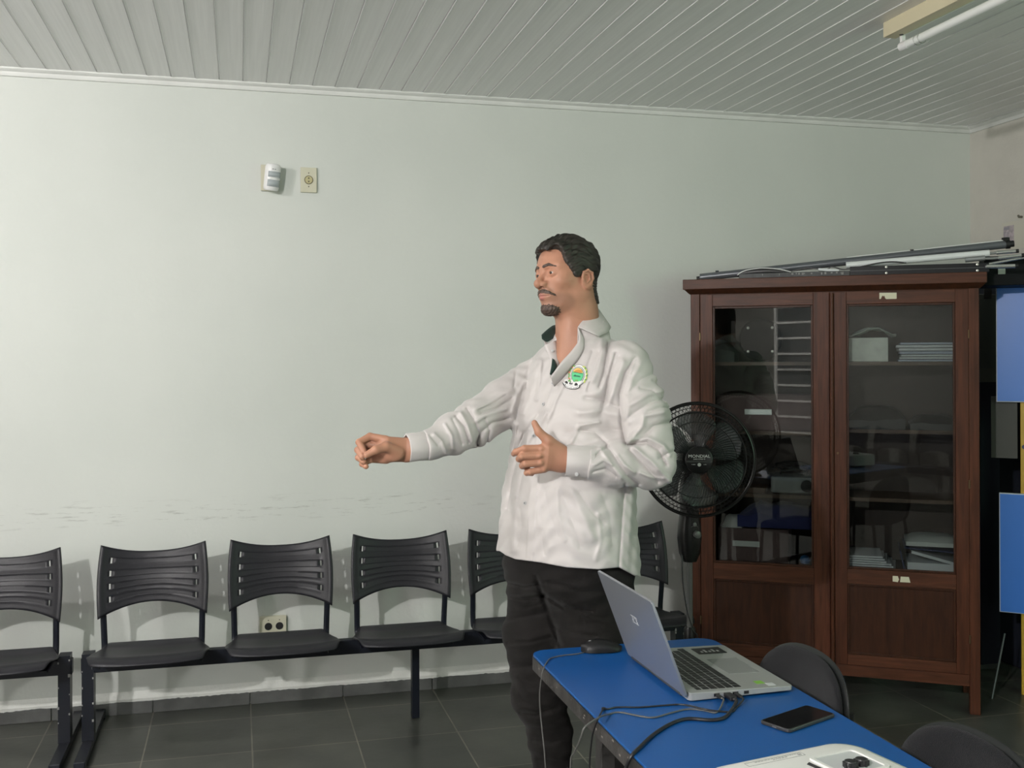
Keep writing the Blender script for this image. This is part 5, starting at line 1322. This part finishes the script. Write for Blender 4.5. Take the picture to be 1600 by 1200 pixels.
def shirt_sdf(P, cut=True):
    z0, z1 = P[:, 2].min(), P[:, 2].max()
    t = torso_sdf(P); a, b = arms_sdf(P)
    d = smin(t, a, .028); d = smin(d, b, .030)
    px, py = to_px(P)
    near = np.clip(.5-(P[:, 1]-.03)/.08, 0, 1)
    nearR = np.clip(.5-(P[:, 1]-.0)/.10, 0, 1)
    disp = np.zeros(len(P), dtype=np.float32)
    xm, xM, ym, yM = px.min(), px.max(), py.min(), py.max()
    for pts, w, h in FOLDS:
        xs_ = [p[0] for p in pts]; ys_ = [p[1] for p in pts]
        if max(xs_)+3*w < xm or min(xs_)-3*w > xM or max(ys_)+3*w < ym or min(ys_)-3*w > yM: continue
        e = seg2(px, py, pts); h = h*(.55 if min(ys_) > 748 and w > 3 else 1.); disp += 1.4*h*(np.exp(-(e/(w*.9))**2) if h > 0 else np.exp(-(e/(w*.75))**1.3))
    wr = .0013*np.sin(P[:, 2]*38+P[:, 0]*24+2*np.sin(P[:, 1]*30))+.0011*np.sin(P[:, 0]*70-P[:, 2]*31+P[:, 1]*52)+.0010*np.sin(P[:, 2]*120+3*np.sin(P[:, 0]*40)+P[:, 1]*80)
    d = d-disp*near-wr
    # front placket: a raised strip down the chest
    pl = seg2(px, py, [(868, 600), (857, 632), (842, 684), (831, 785), (826, 880)])
    d = d-.0022*np.clip((6.2-pl)/1.6, 0, 1)*near*(t < .03)
    if cut:
        hz = (py-hem_py(px))*D0/FPX
        d = smax(d, hz*.9, .003)
        # open neck: a wedge of air in front of the throat
        nb = s_cap(P, pv(912, 560, -.01), pv(902, 470, .0), .070, .070)
        d = smax(d, -nb, .004)
        vx = seg2(px, py, [(870, 580), (874, 565), (884, 540), (888, 520)])
        wv = np.interp(py, [535, 550, 570, 584], [18, 14, 5, 0])
        vcut = np.maximum((vx-wv)*D0/FPX, P[:, 1]+.02)
        d = smax(d, -np.maximum(vcut, -.02), .003)
    return d
M_shirt = mat('pale_grey_cotton', (.56, .53, .515), .45, spec=.4, sheen=.25, var=.025, noise_scale=5, bump=(900, .10))
Vs, Fs = surface(shirt_sdf, [axis_of(-.46, .40, .0029), axis_of(-.36, .34, .0042, [(-.36, .02, .0030)]), axis_of(.84, 1.66, .0029)])
SH = np_mesh('shirt', Vs, Fs, M_shirt, MAN)
bvh = BVHTree.FromPolygons([tuple(v) for v in Vs], [tuple(int(i) for i in f) for f in Fs])
CL = Vector(_c)
def on_shirt(px, py, off=.001, bv=None):
    """point of the shirt seen at the pixel, lifted by off"""
    d = (Vector(pv(px, py, .0))-CL).normalized(); h = (bv or bvh).ray_cast(CL, d)
    if h[0] is None: return None
    n = h[1] if h[1].dot(d) < 0 else -h[1]
    return h[0]+n*off
def drape(name, poly_px, m, parent, off=.0015, step=2.0, th=.0):
    """thin cloth or thread patch laid on the shirt inside a closed outline"""
    xs_ = [p[0] for p in poly_px]; ys_ = [p[1] for p in poly_px]; cx, cy = sum(xs_)/len(xs_), sum(ys_)/len(ys_)
    rings = max(2, int(max(max(xs_)-min(xs_), max(ys_)-min(ys_))/2/step)); V = [on_shirt(cx, cy, off)]; n = len(poly_px); Fc = []
    for r in range(1, rings+1):
        k = r/rings
        for x, y in poly_px: V.append(on_shirt(cx+(x-cx)*k, cy+(y-cy)*k, off))
    if any(v is None for v in V): return None
    for k in range(n): Fc.append((0, 1+k, 1+(k+1) % n))
    for r in range(rings-1):
        o = 1+r*n
        for k in range(n): Fc.append((o+k, o+n+k, o+n+(k+1) % n, o+(k+1) % n))
    mb = MB(); mb.add(V, Fc); return mb.build(name, m, parent, sharp=80, solid=th)
# cuffs
def cuff(name, a, b, ra, rb, q, m, parent, nrm=(0, 1, 0)):
    a, b = Vector(a), Vector(b); ax = (b-a).normalized(); n = Vector(nrm); n = (n-ax*n.dot(ax)).normalized(); s = ax.cross(n)
    K = 36; rows = []
    for t, r, wl in ((0, ra, 0), (.03, ra+.0012, 0), (.5, (ra+rb)/2, 0), (.97, rb+.0012, 0), (1.0, rb, 0), (1.0, rb-.004, 0), (.6, rb-.0045, 0), (.2, rb-.006, 0)):
        rows.append([a+(b-a)*t+(s*math.cos(2*PI*k/K)+n*math.sin(2*PI*k/K)*q)*(r+.0006*math.sin(5*k)) for k in range(K)])
    mb = MB(); mb.add([p for r in rows for p in r], [(i*K+k, i*K+(k+1) % K, (i+1)*K+(k+1) % K, (i+1)*K+k) for i in range(len(rows)-1) for k in range(K)])
    return mb.build(name, m, parent, sharp=60)
cuff('cuff', pv(927, 722.5, .235), pv(884, 719.5, .237), .0440, .0415, .90, M_shirt, SH)
cuff('cuff', pv(669, 696, .183), pv(636, 700, .208), .0400, .0385, .90, M_shirt, SH)
# collar: a standing band with two folded wings
M_green = mat('dark_green_lining', (.008, .032, .024), .7, sheen=.1)
def ribbon(name, top, bot, m, parent, th=.003, n=7):
    A, B = smooth_pts(top, n), smooth_pts(bot, n)
    mb = MB(); rows = []
    for k in range(5):
        t = k/4; rows.append([a.lerp(b, t)+Vector((0, -1, 0))*.004*math.sin(PI*t) for a, b in zip(A, B)])
    mb.grid(rows); return mb.build(name, m, parent, solid=th, sharp=60)
v = lambda x, y, w: Vector(pv(x, y, w))
# near wing: back of the neck round to the collar point
ribbon('collar', [v(934, 483, -.055), v(930, 488, -.005), v(922, 494, .035), v(910, 502, .062), v(903, 511, .078)],
       [v(951, 506, -.050), v(954, 512, .0), v(950, 518, .050), v(938, 524, .086), v(936, 526, .092)], M_shirt, SH, .003)
ribbon('collar_stand', [v(932, 486, -.050), v(926, 492, .0), v(915, 500, .038), v(905, 508, .062), v(903, 512, .072)],
       [v(938, 515, -.03), v(930, 522, .03), v(918, 530, .062), v(908, 542, .085), v(902, 548, .095)], M_shirt, SH, .0025)
# far wing with its dark green inner face turned out
ribbon('collar_lining', [v(846, 524, -.005), v(853, 517, -.02), v(862, 510, -.045), v(867, 508, -.06)],
       [v(847, 530, .005), v(855, 534, .002), v(864, 529, -.012), v(868, 527, -.03)], M_green, SH, .0035)
ribbon('collar', [v(850, 533, .004), v(858, 536, .004), v(868, 527, -.005)],
       [v(853, 548, .018), v(861, 557, .026), v(872, 570, .034)], M_shirt, SH, .003)
ribbon('collar', [v(867, 508, -.06), v(880, 503, -.085), v(905, 492, -.10), v(925, 484, -.09), v(935, 483, -.055)],
       [v(864, 528, -.08), v(880, 520, -.11), v(908, 512, -.13), v(934, 507, -.11), v(951, 506, -.050)], M_shirt, SH, .003)
# left edge of the opening with green facing
ribbon('front_facing', [v(850, 540, .030), v(856, 552, .046), v(860, 566, .066), v(861, 578, .090), v(859, 590, .110)],
       [v(868, 532, .022), v(871, 546, .036), v(873, 560, .054), v(873, 572, .080), v(866, 585, .104)], M_shirt, SH, .002)
ribbon('facing_green', [v(863, 560, .078), v(861.5, 572, .098), v(859, 585, .120)], [v(866, 562, .078), v(870, 573, .098), v(861, 586, .122)], M_green, SH, .0012)
# lapel edge of the near side, from collar to first closed button
ribbon('front_edge', [v(903, 512, .080), v(904, 531, .100), v(894, 547, .116), v(876, 567, .130), v(860, 590, .130)],
       [on_shirt(x, y, .0012) for x, y in ((913, 531), (911, 549), (900, 567), (884, 586), (866, 604))], M_shirt, SH, .0025)
# buttons
M_btn = mat('button_grey', (.50, .50, .50), .3); M_thr = mat('button_thread', (.05, .05, .06), .6)
for x, y in ((864, 599), (849.5, 631.5), (833.5, 680.5), (820.5, 786)):
    P_ = on_shirt(x, y, .0015)
    if P_ is None: continue
    P2 = on_shirt(x+3, y, .0015) or P_; P3 = on_shirt(x, y+3, .0015) or P_
    nn = (P2-P_).cross(P3-P_).normalized(); nn = nn if nn.y < 0 else -nn
    R_ = nn.to_track_quat('Z', 'Y').to_matrix()
    b = MB().lathe([(.0052, -.001), (.0056, .0005), (.0048, .0016), (.001, .0013)], P_, 14, R_).build('button', M_btn, SH)
    mb = MB(); mb.box(P_+nn*.0017, (.0045, .0009, .0006), R_); mb.box(P_+nn*.0017, (.0009, .0045, .0006), R_); mb.build('stitching', M_thr, b)
P_ = v(863.5, 548, .052); MB().lathe([(.004, -.001), (.0044, .0005), (.001, .0014)], P_, 12, Matrix.Rotation(PI/2, 3, 'X')).build('button', M_btn, SH)
for x, y in ((901, 741),):
    P_ = v(x, y, .266); MB().lathe([(.005, -.001), (.0052, .0005), (.001, .0014)], P_, 12, Matrix.Rotation(PI/2, 3, 'X')).build('button', M_btn, SH)
# chest emblem: wreath, medallion, pale ribbon
def ell(cx, cy, rx, ry, rot=0., n=28, a0=0, a1=360):
    out = []
    for k in range(n):
        a = math.radians(a0+(a1-a0)*k/n); x, y = rx*math.cos(a), ry*math.sin(a); c, s = math.cos(math.radians(rot)), math.sin(math.radians(rot)); out.append((cx+x*c-y*s, cy+x*s+y*c))
    return out
ex, ey, er = 903.0, 586.5, 12
MT_ = {k: mat('thread_'+k, c, .6, sheen=.1) for k, c in dict(white=(.74, .75, .74), black=(.015, .016, .018), yellow=(.78, .52, .14), green=(.10, .55, .24), orange=(.55, .24, .05), leaf=(.17, .36, .10), lime=(.55, .62, .14), red=(.6, .2, .12), darkgreen=(.01, .12, .06)).items()}
em = drape('emblem', ell(ex+.4, ey, 13.5, 17.0, er), MT_['black'], SH, .0012, 2)
if em is not None:
    def dp(poly, c, off, nm='embroidery', step=2.0): return drape(nm, poly, MT_[c], em, off, step)
    dp(ell(ex+.4, ey, 12.9, 16.4, er), 'white', .0016)
    for k in range(22):       # wreath leaves left green/red, right lime/yellow
        a = math.radians(118+k*11.2 if k < 11 else -62+(k-11)*11.2)
        x_, y_ = 13.6*math.cos(a), 16.4*math.sin(a); c_, s_ = math.cos(math.radians(er)), math.sin(math.radians(er))
        X_, Y_ = ex+.4+x_*c_-y_*s_, ey+x_*s_+y_*c_-0.0
        if Y_ > 598: continue
        dp(ell(X_, Y_, 2.3, 1.3, math.degrees(a)+60*(1 if k % 2 else -1)+er, 10), ('leaf' if k % 3 else 'red') if k < 11 else ('lime' if k % 2 else 'leaf'), .0020+.0001*(k % 3), 'wreath_leaf', 1.5)
    dp(ell(ex, ey, 10.9, 13.6, er), 'black', .0022); dp(ell(ex, ey, 10.2, 12.9, er), 'white', .0025); dp(ell(ex, ey, 9.3, 11.9, er), 'black', .0028)
    dp(ell(ex, ey, 8.7, 11.2, er), 'green', .0031)
    top_ = [p for p in ell(ex, ey, 8.5, 11.0, er, 44) if p[1] < ey-3.3+(p[0]-ex)*.21]
    top_.sort(key=lambda p: math.atan2(p[1]-(ey-5), p[0]-ex)); dp(top_, 'yellow', .0035, step=1.5)
    hs = [(ex-6.5, ey-4.4), (ex-2.5, ey-7.6), (ex+.6, ey-8.6), (ex+4, ey-8.2), (ex+7.4, ey-6.5), (ex+7.0, ey-3.2), (ex+3, ey-3.4), (ex-2, ey-3.7)]; dp(hs, 'orange', .0038, step=1.5)
    dp([(ex-7.8, ey-3.9), (ex-3, ey-3.9), (ex+7.6, ey-1.3), (ex+7.4, ey-2.3), (ex-3, ey-4.7)], 'darkgreen', .0040, step=1.5)
    dp([(ex-6.6, ey+1.8), (ex-4.5, ey+.2), (ex-3.6, ey-.6), (ex-2.8, ey+.8), (ex+1, ey+1.2), (ex+4.8, ey+2.2), (ex+4.2, ey+3.8), (ex-1, ey+3.0), (ex-5.6, ey+2.6)], 'darkgreen', .0036, step=1.5)
    # horseshoes band and ribbon
    dp([(883.3, 593.6), (887, 593), (893, 596.3), (898, 597), (904, 596.5), (910, 595.5), (911, 597.5), (905.5, 603), (902, 604.5), (892, 602.8), (884.5, 600.5)], 'white', .0046, step=1.5)
    for x_, y_ in ((886.5, 598), (893.6, 599), (901.5, 601)):
        dp([(x_-2.6, y_+1.8), (x_-2.2, y_-1), (x_-.2, y_-2.8), (x_+2, y_-1.4), (x_+2.8, y_+1.6), (x_+.4, y_+2.4)], 'black', .0050, step=1.2)
    dp([(894.4, 594), (896.4, 594), (898.6, 600.5), (896.6, 600.5)], 'white', .0054, step=1.2); dp([(893.2, 599.5), (894.8, 599.5), (896, 594.2), (894.6, 594)], 'white', .0054, step=1.2)
    dp([(888.6, 594.5), (893, 594), (894, 596.5), (890, 597)], 'leaf', .0050, step=1.2); dp([(898.6, 594), (904, 594), (904.5, 596.5), (899.6, 596.4)], 'leaf', .0050, step=1.2)
    rib = [(879.6, 597.5), (883, 599.5), (887, 603.5), (892, 605.6), (898, 606.0), (903, 604.6), (905.6, 602), (907.3, 603.5), (906.5, 606), (900, 608.8), (893, 609.3), (886, 607.2), (880.8, 602.6)]
    dp(rib, 'black', .0042, step=1.5); cx_, cy_ = 893.5, 605
    dp([(cx_+(x-cx_)*.93, cy_+(y-cy_)*.84) for x, y in rib], 'white', .0054, step=1.5)
    for k, (x_, y_) in enumerate([(883.5, 602.3), (885.3, 603.7), (887.2, 605), (889.2, 606), (892.2, 607), (894.4, 607.2), (898.2, 606.9), (900.2, 606.3), (902, 605.5), (904, 604.5)]):
        dp([(x_-.55, y_-.8), (x_+.15, y_-.8), (x_+.45, y_+.8), (x_-.3, y_+.8)], 'black', .0059, 'ribbon_letter', 1)

# ---------------- trousers and shoes
def pants_sdf(P):
    d = None
    for pts, r in (LEGF, LEGN):
        e = s_chain(P, pts, r, .035); d = e if d is None else smin(d, e, .030)
    d = smin(d, s_cap(P, pv(872, 895, .02), pv(874, 960, .0), .062, .050), .035)
    hip = torso_sdf(P)+.020; hip = smax(hip, .83-P[:, 2], .09); d = smin(d, hip, .07)
    px, py = to_px(P); disp = 0
    for pts, w, h in [([(788, 905), (820, 912), (850, 906)], 3, -.004), ([(786, 925), (815, 932), (850, 926)], 3.5, -.0045), ([(788, 942), (815, 945), (845, 938)], 3, -.004), ([(788, 964), (818, 960), (850, 952)], 3, -.0045), ([(792, 1000), (830, 998), (858, 990)], 3, -.005), ([(796, 1038), (825, 1036), (850, 1028)], 3.5, -.004),
                      ([(836, 896), (848, 930), (860, 965), (874, 1004)], 4, -.008), ([(850, 925), (880, 945), (925, 950)], 3, -.0045), ([(858, 905), (900, 918), (940, 920)], 4, -.003), ([(865, 975), (900, 985), (930, 990)], 3, -.004), ([(880, 935), (920, 962), (950, 968)], 3.5, .003),
                      ([(800, 1062), (815, 1090), (850, 1105)], 5, -.006), ([(806, 1052), (825, 1075), (862, 1085)], 5, .005), ([(812, 1108), (835, 1112), (868, 1100)], 4, -.007), ([(822, 1124), (845, 1130), (880, 1122)], 5, .004), ([(832, 1150), (860, 1156), (885, 1146)], 4, -.004), ([(840, 1180), (865, 1186), (888, 1180)], 4, -.004)]:
        disp = disp+h*np.exp(-(seg2(px, py, pts)/w)**2)
    near = np.clip(.5-(P[:, 1]-.04)/.08, 0, 1)
    d = d-disp*near-.0022*np.sin(P[:, 2]*60+P[:, 0]*20+P[:, 1]*26)-.0012*np.sin(P[:, 2]*130-P[:, 0]*44)
    d = smax(d, P[:, 2]-1.02, .004); d = smax(d, .045-P[:, 2], .004)
    return d
M_pants = mat('black_denim', (.010, .009, .0085), .8, spec=.15, sheen=.05, var=.25, noise_scale=16, bump=(700, .25))
V, F = surface(pants_sdf, [axis_of(-.30, .36, .0055), axis_of(-.30, .30, .0055), axis_of(.03, 1.05, .0058, [(.30, 1.0, .0045)])])
np_mesh('trousers', V, F, M_pants, MAN)
M_shoe = mat('black_leather', (.014, .013, .013), .35)
for c in (LEGF[0][-1], LEGN[0][-1]):
    def shoe(P, c=c):
        d = s_ecap(P, (c[0]+.03, c[1]+.02, .055), (c[0]-.13, c[1]-.105, .040), .050, .042, (0, 0, 1), .95); d = smin(d, s_cap(P, (c[0], c[1], .06), (c[0], c[1], .10), .048, .046), .02)
        return smax(d, .002-P[:, 2], .004)
    V, F = surface(shoe, [axis_of(c[0]-.24, c[0]+.14, .006), axis_of(c[1]-.24, c[1]+.14, .006), axis_of(-.01, .16, .006)]); np_mesh('shoe', V, F, M_shoe, MAN)
